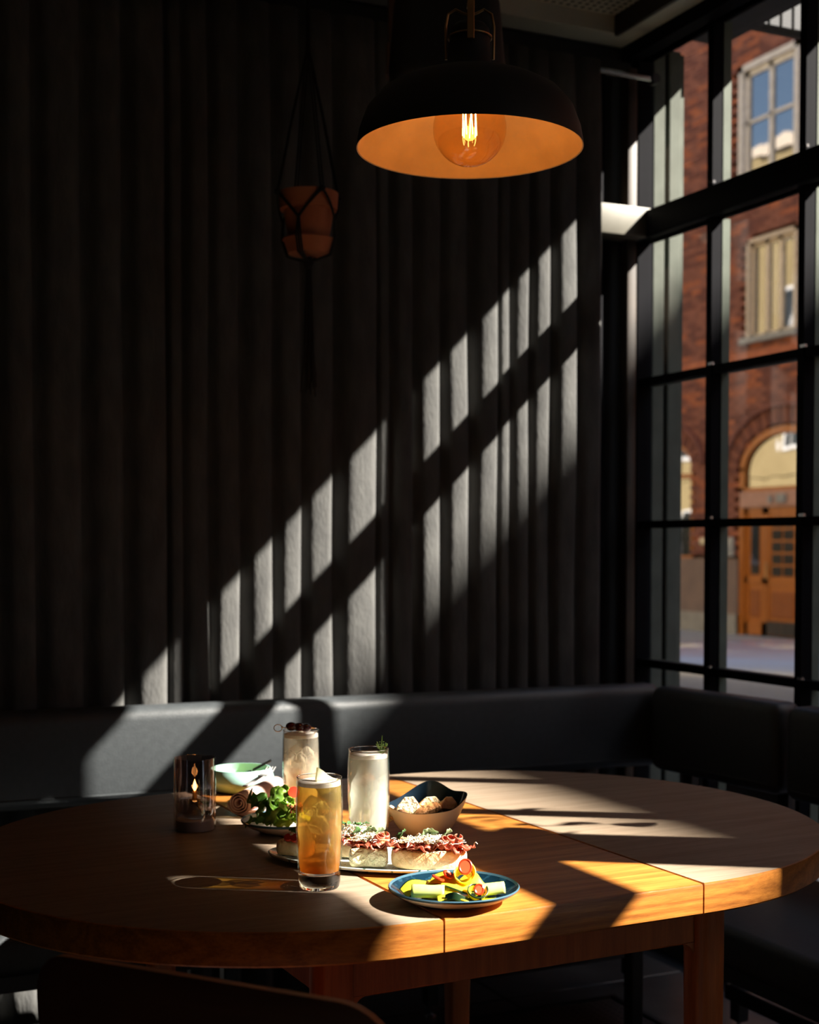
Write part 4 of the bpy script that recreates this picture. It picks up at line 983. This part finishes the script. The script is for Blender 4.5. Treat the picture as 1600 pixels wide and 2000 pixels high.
ribbon(coil(.014, 1.2, .010), .018, 'zucchini_ribbon', 'tall coiled yellow zucchini ribbon under the big chili ring', [M['zucchini'], M['zucchini']], bp_(.014, .006, .032), (math.radians(50), 0, rot0), skin=.05)
ribbon(coil(.013, 1.1, .004), .014, 'zucchini_ribbon', 'coiled zucchini ribbon with a dark skin edge at the front of the plate', ZY, bp_(.030, -.026, .017), (math.radians(35), .2, rot0), skin=.18)
ribbon(fold(.060, .006, 1.5), .022, 'zucchini_ribbon', 'plain yellow zucchini ribbon lowest at the front of the plate', [M['zucchini'], M['zucchini']], bp_(.006, -.030, .012), (math.radians(10), 0, rot0 + .1))
ribbon(fold(.050, .008, 1.2), .024, 'zucchini_ribbon', 'plain yellow zucchini ribbon under the pale roll, right of centre', [M['zucchini'], M['zucchini']], bp_(.030, .012, .020), (math.radians(20), .2, rot0 - .6))
ribbon(fold(.060, .004, 1.0), .024, 'zucchini_ribbon', 'plain yellow zucchini ribbon at the back of the blue plate', [M['zucchini'], M['zucchini']], bp_(.0, .012, .016), (math.radians(12), 0, rot0 + .3))
ribbon(fold(.050, .006, 2.0), .010, 'zucchini_ribbon', 'wavy strip of zucchini with dark skin lying at the front rim', [M['zucskin'], M['zucskin']], bp_(.012, -.040, .014), (math.radians(70), 0, rot0 - .1), thick=.001)
def chili(c, r, rot, label):
    t = thing('chili_ring', label, 'chili', c, rot=rot)
    b = MB(); b.tube([(r * math.cos(a), r * 1.2 * math.sin(a), 0) for a in [2 * PI * i / 26 for i in range(26)]], .0017, 8, closed=True); part('chili_skin', b, M['chili'], t)
    b = MB(); b.prism([(r * .95 * math.cos(a), r * 1.15 * math.sin(a)) for a in [2 * PI * i / 26 for i in range(26)]], -.0008, .0008); part('chili_flesh', b, M['chilicore'], t)
    return t
chili(bp_(.016, -.012, .052), .0085, (math.radians(62), .1, rot0), 'largest red chili ring on top of the coiled zucchini')
chili(bp_(.034, -.036, .026), .0058, (math.radians(60), .2, rot0), 'red chili ring at the front of the blue plate')
chili(bp_(-.022, -.012, .036), .0068, (math.radians(20), .2, rot0 + 1.3), 'red chili ring lying flat on the left ribbon')
chili(bp_(-.008, -.004, .039), .0056, (math.radians(40), -.2, rot0 + 1.2), 'small red chili ring behind the flat one')

# ================================================================ bread bowl
QX, QY = 1.016, 2.143
bb = thing('bread_bowl', 'cream stoneware bowl with a navy inside and peaked rim, full of bread', 'bowl', (QX, QY, T), rot0)
# rim angle measured in the bowl's own frame (x to the right, y away)
def rimz(a):
    # two peaks: behind right and at the right tip
    d = math.degrees(a) % 360
    def pk(c_, w_): q = min(abs(d - c_), 360 - abs(d - c_)); return math.exp(-(q / w_) ** 2)
    return .050 + .034 * pk(75, 42) + .019 * pk(8, 28) + .004 * pk(200, 50) - .004 * pk(250, 40)
def rimr(a):
    d = math.degrees(a) % 360
    def pk(c_, w_): q = min(abs(d - c_), 360 - abs(d - c_)); return math.exp(-(q / w_) ** 2)
    return .0635 + .0135 * pk(5, 22) + .004 * pk(95, 35)
levs = [(0, .0), (.40, .0), (.46, .05), (.66, .25), (.82, .50), (.93, .76), (1.0, 1.0)]
inl = [(.975, 1.005), (.90, .77), (.79, .52), (.62, .28), (.42, .11), (0, .10)]
v = []; n_ = 72; rings = []
for (rf, zf) in levs[1:] + inl[:-1]:
    rings.append(len(v))
    for i in range(n_):
        a = 2 * PI * i / n_; rr = rimr(a) * rf if rf > .5 else .0635 * rf * (1 + (rimr(a) / .0635 - 1) * rf)
        v.append((rr * math.cos(a), rr * .93 * math.sin(a), rimz(a) * zf if zf > .3 else .05 * zf + (rimz(a) - .05) * zf * zf))
f = [tuple(reversed(range(n_)))]; ml = [0]
for k in range(len(rings) - 1):
    for i in range(n_): j = (i + 1) % n_; f.append((rings[k] + i, rings[k] + j, rings[k + 1] + j, rings[k + 1] + i)); ml.append(0 if k < 5 else 1)
f.append(tuple(range(rings[-1], rings[-1] + n_))); ml.append(1)
b = MB(); b.add(v, f, ml); part('bowl', b, [M['cream'], M['navyin']], bb, smooth=50)
def breadpiece(c, rot, kind, label, L=.040, H=.030, W_=.020, seed=0):
    b = MB(); pts = [(-L / 2, 0), (-L * .42, H * .55), (-L * .15, H * .95), (L * .2, H), (L * .45, H * .6), (L / 2, 0)]
    bm = bmesh.new(); lo_ = [bm.verts.new((x, y, -W_ / 2)) for x, y in pts]; hi_ = [bm.verts.new((x, y, W_ / 2)) for x, y in pts]
    n2 = len(pts); bm.faces.new(lo_[::-1]); bm.faces.new(hi_)
    for i in range(n2): bm.faces.new((lo_[i], lo_[(i + 1) % n2], hi_[(i + 1) % n2], hi_[i]))
    bmesh.ops.bevel(bm, geom=bm.edges[:], offset=.0012, segments=1, affect='EDGES')
    bmesh.ops.triangulate(bm, faces=bm.faces[:]); bmesh.ops.subdivide_edges(bm, edges=bm.edges[:], cuts=2, use_grid_fill=True)
    bm.normal_update()
    for p in bm.verts: p.co += p.normal * .0010 * noise.noise(p.co * 160 + Vector((seed * 9, 0, 0)))
    bm.verts.index_update(); bm.normal_update()
    mi = [0 if (abs(fc.normal.z) > .75 and not kind) or fc.normal.y < -.6 else 1 for fc in bm.faces]
    v = [p.co.copy() for p in bm.verts]; b.add(v, [[q.index for q in fc.verts] for fc in bm.faces], mi); bm.free()
    o = part('bread_piece', b, [M['crumb'], M['darkcrust']], None, c, rot, smooth=28); return tag(o, label, 'bread', 'bread pieces in the bowl')
def qp(u, f_, z): return Vector((QX, QY, T + z)) + camright * u + camfwd * f_
breadpiece(qp(-.026, .000, .030), (math.radians(72), 0, rot0 - .1), 0, 'pale torn bread piece standing upright at the left of the bowl', .044, .036, .016, 1)
breadpiece(qp(-.040, -.022, .030), (math.radians(35), math.radians(40), rot0), 1, 'small browned bread heel at the left front of the bowl', .030, .018, .022, 2)
breadpiece(qp(.012, .014, .036), (math.radians(80), 0, rot0 + .05), 0, 'bread piece at the back of the bowl, crust up', .046, .028, .018, 3)
breadpiece(qp(.012, -.014, .034), (math.radians(25), math.radians(-22), rot0 + .15), 1, 'brown crusted bread piece in the middle of the bowl', .048, .022, .028, 4)
breadpiece(qp(.042, .004, .040), (math.radians(60), math.radians(10), rot0 + .4), 1, 'bread heel leaning at the right tip of the bowl', .032, .024, .022, 5)
breadpiece(qp(-.052, .004, .026), (math.radians(70), math.radians(-20), rot0 + .7), 0, 'bread crumb side facing out at the far left of the bowl', .028, .024, .016, 6)
breadpiece(qp(.0, .0, .012), (0, 0, rot0 + .7), 0, 'flat bread piece lying at the bottom of the bowl', .060, .030, .016, 7)

# ================================================================ houseplant hanging in the window, right of the frame
hp = thing('hanging_houseplant', 'leafy houseplant in a small pot hanging by the street window', 'plant', (2.30, 1.367, 1.865))
b = MB(); b.lathe([(0, 0), (.024, 0), (.031, .036), (.027, .036), (0, .03)], 24); part('pot_body', b, M['lamp_black'], hp)
b = MB(); b.tube([(0, 0, .05), (0, 0, .98)], .002, 5); part('cord', b, M['cord'], hp)
lm = basil(.075, .022, 1).mesh('leaf', M['plantgreen'], 60)
rg = random.Random(5)
for k in range(26):
    a = rg.uniform(0, 2 * PI); r = rg.uniform(.05, .22); z = .05 + rg.uniform(-.12, .16)
    link('leaf', lm, hp, (r * math.cos(a), r * math.sin(a), z), (rg.uniform(-1, 1), rg.uniform(-1, 1), a))
    if k % 2 == 0:
        b = MB(); b.tube([(0, 0, .05), (r * .5 * math.cos(a), r * .5 * math.sin(a), .05 + (z - .05) * .5 + .04), (r * math.cos(a), r * math.sin(a), z)], .0015, 5); part('stem', b, M['plantgreen'], hp)

# ================================================================ outside
GZ = -.15
b = MB(); b.box(4.6, 11.2, -30, 60, GZ - .2, GZ - .02); street = part('street', b, M['asphalt'], smooth=0); street['kind'] = 'structure'
b = MB(); b.box(2.7, 4.5, -30, 60, GZ - .2, GZ); p_ = part('near_pavement', b, M['paving'], smooth=0); p_['kind'] = 'structure'
b = MB(); b.box(11.3, 14.2, -30, 60, GZ - .2, GZ); fp = part('far_pavement', b, M['paving'], smooth=0); fp['kind'] = 'structure'
kb = MB(); kb.rbox(-.07, .07, -.99, .99, GZ - .2, GZ + .004, .01, 1); km = kb.mesh('kerb_stone', M['kerb'], 0)
for y in range(-6, 30, 2): link('kerb_stone', km, fp, (11.25, y, 0)); link('kerb_stone', km, p_, (4.55, y, 0))
# far brick building
FX = 14.0
bd = thing('brick_building', 'red brick apartment building across the street', 'building', (FX, 17.5, GZ))
def op_rect(y0, y1, z0, z1): return lambda y, z: y0 <= y <= y1 and z0 <= z <= z1
def op_arch(y0, y1, z0, zs, zt):
    def f(y, z):
        if not (y0 <= y <= y1) or z < z0: return False
        k = (y - (y0 + y1) / 2) / ((y1 - y0) / 2); return z <= zs + (zt - zs) * math.sqrt(max(0, 1 - k * k))
    return f
DY0, DY1 = 15.70, 17.80
ops = [op_rect(16.45, 17.86, 7.05, 8.80), op_rect(19.58, 21.0, 7.05, 8.76), op_arch(16.46, 17.63, 4.52, 5.98, 6.12), op_rect(19.55, 20.7, 4.42, 6.02), op_arch(DY0, DY1, -.15, 2.45, 3.10), op_arch(19.06, 20.9, 1.05, 2.62, 3.06)]
# masonry core: full slab behind, brick skin in front
b = MB(); b.box(FX + .12, FX + 1.0, -16, 42, GZ, 13.4); b = MB() if False else b
b.box(FX, FX + .12, -16, 15.2, GZ, 13.4, 1); b.box(FX, FX + .12, 21.2, 42, GZ, 13.4, 1); b.box(FX, FX + .12, 15.2, 21.2, 9.9, 13.4, 1)
b.v = [(p[0] - FX, p[1] - 17.5, p[2] - GZ) for p in b.v]
part('wall', b, [M['mortar'], M['brickwall']], bd, smooth=0)
bm_a = MB(); bm_a.box(0, .115, -.125, .125, -.0325, .0325); me_b = [bm_a.mesh('brick', M[k], 0) for k in ('brick_a', 'brick_b', 'brick_c')]
rg = random.Random(3); cand = []
nrow = int((9.9 - 1.12) / .077)
stf = MB()
for r in range(nrow):
    z = 1.12 + .0385 + r * .077
    for c_ in range(24):
        y = 15.2 + .125 + c_ * .25 * 1.04 + (.13 if r % 2 else 0)
        if y > 21.1: continue
        if any(o_(y + dy, z) for o_ in ops for dy in (-.09, 0, .09)): continue
        cand.append((y, z))
vis = sorted(cand, key=lambda p: abs(p[0] - 18.3) * .6 + abs(p[1] - 2.6))
pick = set(vis[:300])
for (y, z) in cand:
    dx = rg.uniform(-.006, .006); mi = rg.choices((0, 1, 2), (5, 4, 2))[0]
    if (y, z) in pick: link('brick', me_b[mi], bd, (dx, y - 17.5, z - GZ))
    else: stf.box(dx, .115, y - .125 - 17.5, y + .125 - 17.5, z - .0325 - GZ, z + .0325 - GZ, mi)
o = part('far_brickwork', stf, [M['brick_a'], M['brick_b'], M['brick_c']], bd, smooth=0); o['kind'] = 'stuff'
def L_(b): b.v = [(p[0] - FX, p[1] - 17.5, p[2] - GZ) for p in b.v]; return b
b = MB(); b.box(FX - .03, FX + .12, DY1, 19.06 + 2.2, GZ, 1.06); b.box(FX - .03, FX + .12, 12, DY0, GZ, 1.10); part('plinth', L_(b), M['stucco'], bd, smooth=0)
b = MB(); b.box(FX - .05, FX + .12, DY1, 21.3, GZ, GZ + .32); part('plinth_foot', L_(b), M['kerb'], bd, smooth=0)
b = MB()
for y0, z0 in ((14.5, 4.24),): b.box(FX - .05, FX + .02, 14.5, 21.2, 4.20, 4.30); b.box(FX - .025, FX + .02, 14.5, 21.2, 4.12, 4.20)
part('string_course', L_(b), M['brick_c'], bd, smooth=0)
# brick arch rings: voussoirs, each a brick on end
vm = MB(); vm.box(-.03, .10, -.034, .034, 0, .25)
vme = [vm.mesh('brick', M[k], 0) for k in ('brick_b', 'brick_a')]
def arch_ring(y0, y1, zs, zt, off=.02, k0=None):
    cy_ = (y0 + y1) / 2; ra = (y1 - y0) / 2; rb = zt - zs; n_ = max(8, int(PI * (ra + rb) / 2 / .085 * .92))
    for i in range(n_ + 1):
        a = PI * i / n_; y = cy_ + (ra + off) * math.cos(a); z = zs + (rb + off) * math.sin(a)
        nx, nz2 = math.cos(a) * rb, math.sin(a) * ra; ang = math.atan2(nx, nz2)
        o = link('brick', vme[i % 2], bd, (-.0, y - 17.5, z - GZ)); o.rotation_euler = (-ang, 0, 0)
arch_ring(DY0 - .02, DY1 + .02, 2.45, 3.12); arch_ring(19.04, 20.92, 2.62, 3.08)
def ring_strip(y0, y1, zs, zt, off, wd, x0, x1, mat, name):
    b = MB(); v = []; n_ = 28; cy_ = (y0 + y1) / 2; ra = (y1 - y0) / 2; rb = zt - zs
    for i in range(n_ + 1):
        a = PI * i / n_
        for o_ in (off, off + wd):
            for x in (x0, x1): v.append((x, cy_ + (ra + o_) * math.cos(a), zs + (rb + o_) * math.sin(a)))
    f = []
    for i in range(n_):
        A_ = i * 4; B_ = A_ + 4
        f += [(A_, A_ + 2, B_ + 2, B_), (A_ + 1, B_ + 1, B_ + 3, A_ + 3), (A_, B_, B_ + 1, A_ + 1), (A_ + 2, A_ + 3, B_ + 3, B_ + 2)]
    b.add(v, f); part(name, L_(b), mat, bd, smooth=0)
ring_strip(DY0, DY1, 2.45, 3.12, .27, .09, FX - .08, FX + .05, M['brick_b'], 'arch_hood')
ring_strip(19.04, 20.92, 2.62, 3.08, .27, .08, FX - .06, FX + .05, M['brick_b'], 'arch_hood')
# windows of the building: frame > panes
def hwin(y0, y1, z0, z1, cols, rows_, mat, x=FX + .04, fw=.09, bar=.05, gmat='hglass', trim=.10, arch=0, rowsplit=None):
    b = MB()
    if trim: 
        for a in ((y0 - .0, y0 + trim, z0, z1), (y1 - trim, y1, z0, z1), (y0, y1, z1 - trim, z1)): b.box(FX - .03, FX + .08, *a)
        y0 += trim; y1 -= trim; z1 -= trim
    b.box(x, x + .06, y0, y0 + fw, z0, z1); b.box(x, x + .06, y1 - fw, y1, z0, z1); b.box(x, x + .06, y0, y1, z0, z0 + fw); b.box(x, x + .06, y0, y1, z1 - fw, z1)
    ys = [y0 + fw + (y1 - y0 - 2 * fw) * c_ / cols for c_ in range(cols + 1)]
    zsx = rowsplit and [z0 + fw] + rowsplit + [z1 - fw] or [z0 + fw + (z1 - z0 - 2 * fw) * c_ / rows_ for c_ in range(rows_ + 1)]
    for y in ys[1:-1]: b.box(x, x + .05, y - bar / 2 - .02, y + bar / 2 + .02, z0, z1)
    for z in zsx[1:-1]: b.box(x, x + .05, y0, y1, z - bar / 2, z + bar / 2)
    fr = part('window', L_(b), mat, bd, smooth=0)
    for i in range(len(ys) - 1):
        for j in range(len(zsx) - 1):
            b = MB(); b.box(x + .03, x + .036, ys[i], ys[i + 1], zsx[j], zsx[j + 1]); part('pane', L_(b), M[gmat], fr, smooth=0)
    return fr
hwin(16.45, 17.86, 7.05, 8.80, 2, 2, M['white_frame'], rowsplit=[7.90])
hwin(19.58, 21.0, 7.05, 8.76, 2, 2, M['white_frame'], rowsplit=[7.75])
hwin(16.46, 17.63, 4.52, 6.05, 3, 1, M['cream_frame'], trim=.06, fw=.06)
hwin(19.55, 20.7, 4.42, 6.02, 2, 1, M['cream_frame'], trim=.10)
for y0, y1, z in ((16.40, 17.72, 4.52), (19.5, 20.75, 4.42)):
    b = MB(); b.box(FX - .10, FX + .06, y0, y1, z - .09, z); part('window_sill', L_(b), M['sillgrey'], bd, smooth=0)
# shop window on the left: timber frame with arched top
b = MB(); b.box(FX + .04, FX + .10, 19.06, 19.12, 1.05, 2.75); b.box(FX + .03, FX + .10, 19.06, 20.9, 2.40, 2.48); b.box(FX + .03, FX + .10, 19.06, 20.9, 1.05, 1.10); b.box(FX + .03, FX + .10, 19.48, 19.56, 2.40, 3.04)
fr = part('window', L_(b), M['door_wood'], bd, smooth=0)
b = MB(); b.box(FX + .07, FX + .076, 19.1, 20.9, 1.08, 3.05); part('pane', L_(b), M['hglass_low'], fr, smooth=0)
ring_strip(19.06, 20.90, 2.62, 3.06, -.06, .06, FX + .03, FX + .10, M['door_wood'], 'arch_frame')
# arched portal with fanlight, lintel panel and double door
b = MB(); b.box(FX + .07, FX + .078, DY0, DY1, 2.16, 3.08); fan = part('fanlight', L_(b), M['hglass_low'], bd, smooth=0)
ring_strip(DY0, DY1, 2.45, 3.10, -.11, .11, FX + .01, FX + .11, M['door_wood'], 'arch_frame')
b = MB(); b.box(FX + .01, FX + .10, DY1 - .10, DY1, GZ, 2.50); b.box(FX + .01, FX + .10, DY0, DY0 + .10, GZ, 2.50); b.box(FX + .01, FX + .10, DY0, DY1, 2.10, 2.18); part('door_frame', L_(b), M['door_wood'], bd, smooth=0)
b = MB(); b.box(FX - .0, FX + .10, DY0 + .02, DY1 - .02, 1.87, 2.12); lp_ = part('lintel_panel', L_(b), M['lintel'], bd, smooth=0)
b = MB(); b.box(FX - .05, FX, 16.66, 16.86, 1.93, 2.06); b.box(FX - .04, FX, 16.98, 17.06, 1.93, 2.04); part('house_number_box', L_(b), M['sillgrey'], lp_, smooth=0)
def doorleaf(y0, y1, cols, rows_, z0g, z1g, lab2=None):
    b = MB(); x = FX + .05
    b.box(x + .02, x + .06, y0, y1, GZ + .02, 1.87)
    st = .07
    for a in ((y0, y0 + st, GZ + .02, 1.87), (y1 - st, y1, GZ + .02, 1.87), (y0, y1, 1.76, 1.87), (y0, y1, z0g - .12, z0g - .02), (y0, y1, GZ + .02, GZ + .22)): b.box(x, x + .04, *a)
    d = part('door', L_(b), M['door_wood'], bd, smooth=0)
    b = MB(); b.rbox(x + .005, x + .03, y0 + st + .05, y1 - st - .05, GZ + .30, z0g - .22, .012, 1); part('door_panel', L_(b), M['door_panel'], d, smooth=0)
    ga, gb = y0 + st + .05, y1 - st - .05
    for i in range(cols):
        for j in range(rows_):
            ya = ga + (gb - ga) * i / cols + .02; yb_ = ga + (gb - ga) * (i + 1) / cols - .02; za = z0g + (z1g - z0g) * j / rows_ + .02; zb_ = z0g + (z1g - z0g) * (j + 1) / rows_ - .02
            b = MB(); b.box(x + .004, x + .018, ya, yb_, za, zb_); part('pane', L_(b), M['hglass'], d, smooth=0)
    return d
doorleaf(17.22, 17.70, 1, 1, .80, 1.70)
d_ = doorleaf(16.42, 17.20, 2, 5, .78, 1.72)
b = MB(); b.tube([(FX + .03, 17.13, .75), (FX + .0, 17.13, .75), (FX + .0, 17.13, 1.0), (FX + .03, 17.13, 1.0)], .014, 8); part('handle', L_(b), M['brass'], d_)
b = MB(); b.box(FX + .035, FX + .05, 16.48, 17.14, GZ + .03, GZ + .25); part('kick_plate', L_(b), M['brown_steel'], d_, smooth=0)
doorleaf(15.80, 16.40, 1, 1, .80, 1.70)
b = MB(); b.rbox(FX - .06, FX - .01, 17.88, 18.20, 1.10, 1.40, .01, 1); o = part('wall_plaque', b, M['plaque'], smooth=0); tag(o, 'pale notice plaque on the brick pier left of the arched door', 'plaque')
b = MB(); b.rbox(-.10, -.01, -.08, .08, -.06, .06, .02, 2); o = part('wall_lamp', b, pmat('cream_lamp_glass', (.75, .65, .45), .4), loc=(FX, 18.62, 1.34)); tag(o, 'small cream wall lamp left of the notice plaque', 'wall lamp')
# own building above the window: canopy and sunlit yellow facade
sun_gap = lambda x, d: .641 - (x - 2.6) * .66 + d  # slanted gap added in the canopy so sun reaches the amber glass
b = MB(); b.prism([(2.70, -6), (2.92, -6), (2.92, sun_gap(2.92, -.028)), (2.70, sun_gap(2.70, -.028))], 2.95, 3.16); b.prism([(2.70, sun_gap(2.70, .028)), (2.92, sun_gap(2.92, .028)), (2.92, 3.83), (2.70, 3.83)], 2.95, 3.16); o = part('entrance_canopy', b, M['awning'], smooth=0); tag(o, 'dark canopy edge above the street window', 'canopy')
of = thing('yellow_facade', 'sunlit yellow upper facade above the restaurant, mirrored in the windows opposite', 'building', (2.70, 0, 3.17))
b = MB(); b.box(-5, 0, -15, 40, .03, 9.3); b.box(-.3, .0, 4.0, 40, -3.2, 0); part('wall', b, M['yellow'], of, smooth=0)
b = MB(); b.box(0, .06, -15, 40, 9.0, 9.35); b.box(0, .05, -15, 40, 2.9, 3.05); part('cornice', b, M['cream_frame'], of, smooth=0)
wm = MB(); wm.box(0, .03, -.55, .55, -.8, .8); wme_ = wm.mesh('window', M['white_frame'], 0); gm = MB(); gm.box(.03, .034, -.45, -.03, -.7, .7); gm.box(.03, .034, .03, .45, -.7, .7); gme = gm.mesh('pane', M['carglass'], 0)
for i in range(14):
    for z in (1.5, 4.4, 7.3):
        w_ = link('window', wme_, of, (0, 6 + i * 2.4, z)); link('pane', gme, w_)
for i in range(12):
    w_ = link('window', wme_, of, (0, 6.5 + i * 2.8, -1.6)); link('pane', gme, w_)
fin = MB()
for k in range(12): fin.rbox(2.96 + k * .05, 3.005 + k * .05, 3.69, 3.72, 2.985, 3.6, .004, 1)
fin.box(2.925, 3.58, 3.72, 3.75, 2.985, 3.6)
o = part('projecting_board', fin, M['awning'], smooth=0); tag(o, 'black slatted board projecting from the facade beyond the canopy', 'board')
# small festoon bulb under the canopy
fb = thing('festoon_bulb', 'tiny festoon bulb hanging under the canopy outside', 'bulb', (2.86, 3.79, 2.86))
b = MB(); b.blob((0, 0, 0), .014, 2, 0); part('bulb', b, M['foam'], fb)
b = MB(); b.tube([(0, 0, .012), (0, 0, .035)], .010, 10); b.tube([(0, 0, .03), (0, 0, .095)], .0025, 6); part('cap', b, M['steel'], fb)
# parked car
ca = thing('parked_car', 'grey parked car with the reflected sky in its colour, just outside the street window', 'car', (5.62, 5.6, GZ - .06))
b = MB()
# body as lofted sections along y (front at +y)
secs = [(-2.25, .62, .80, .32, .78), (-2.1, .78, .88, .22, .88), (-1.5, .86, .95, .16, .90), (0, .88, .94, .14, .90), (.75, .88, .89, .14, .89), (1.9, .87, .84, .16, .87), (2.5, .82, .76, .20, .80), (2.75, .68, .64, .26, .70), (2.85, .50, .54, .34, .60)]
n_ = 24; v = []
for (y, hw, zt, zb, hw2) in secs:
    for i in range(n_):
        a = 2 * PI * i / n_; cx = math.copysign(abs(math.cos(a)) ** .42, math.cos(a)); sz = math.copysign(abs(math.sin(a)) ** .50, math.sin(a))
        mz = (zt + zb) / 2; v.append((cx * hw, y, mz + sz * (zt - zb) / 2 + (.03 * (1 - cx * cx) if sz > .5 else 0)))
f = [tuple(range(n_))] + [(k * n_ + i, (k + 1) * n_ + i, (k + 1) * n_ + (i + 1) % n_, k * n_ + (i + 1) % n_) for k in range(len(secs) - 1) for i in range(n_)] + [tuple(reversed(range((len(secs) - 1) * n_, len(secs) * n_)))]
b.add(v, f); part('car_body', b, M['car'], ca, smooth=60, sub=1)
b = MB(); cab = [(-2.25, .50, .90), (-1.95, .56, 1.30), (-1.2, .60, 1.38), (-.85, .58, 1.33), (-.10, .62, .92)]; _c = [(-1.75, .55, .90), (-1.2, .62, 1.36), (-.2, .64, 1.42), (.25, .62, 1.36), (.95, .66, .92)]
v = []
for (y, hw, z) in cab: v += [(-hw * 1.12, y, .86), (hw * 1.12, y, .86), (hw, y, z - .05), (hw * .8, y, z), (-hw * .8, y, z), (-hw, y, z - .05)]
f = [(0, 1, 2, 3, 4, 5)[::-1]] + [(k * 6 + i, k * 6 + (i + 1) % 6, (k + 1) * 6 + (i + 1) % 6, (k + 1) * 6 + i) for k in range(4) for i in range(6)] + [(24, 25, 26, 27, 28, 29)]
b.add(v, f); part('cabin', b, M['carglass'], ca, smooth=30)
b = MB(); b.rbox(-.50, .50, -1.9, -.9, 1.33, 1.40, .03, 3); part('roof', b, M['car'], ca)
for y in (-1.4, 1.85):
    for x in (-.78, .78):
        b = MB(); b.lathe([(0, -.1), (.30, -.1), (.32, -.06), (.32, .06), (.30, .1), (0, .1)], 28, mat=Matrix.Rotation(PI / 2, 4, 'Y')); wh = part('wheel', b, M['tyre'], ca, (x, y, .32))
        b = MB(); b.lathe([(0, -.105), (.19, -.105), (.2, 0), (.19, .105), (0, .105)], 24, mat=Matrix.Rotation(PI / 2, 4, 'Y')); part('hubcap', b, M['chrome'], wh)
for x in (-.58, .58):
    b = MB(); b.blob((x, 2.68, .60), .14, 2, 0, 1, (1.2, .5, .6)); part('headlight', b, M['lampglass'], ca)
b = MB(); b.rbox(-.905, -.87, -1.0, 1.45, .24, .30, .008, 1); part('side_moulding', b, M['white_frame'], ca)
b = MB(); b.rbox(-.30, .30, 2.80, 2.87, .48, .60, .02, 1); part('grille', b, M['tyre'], ca)
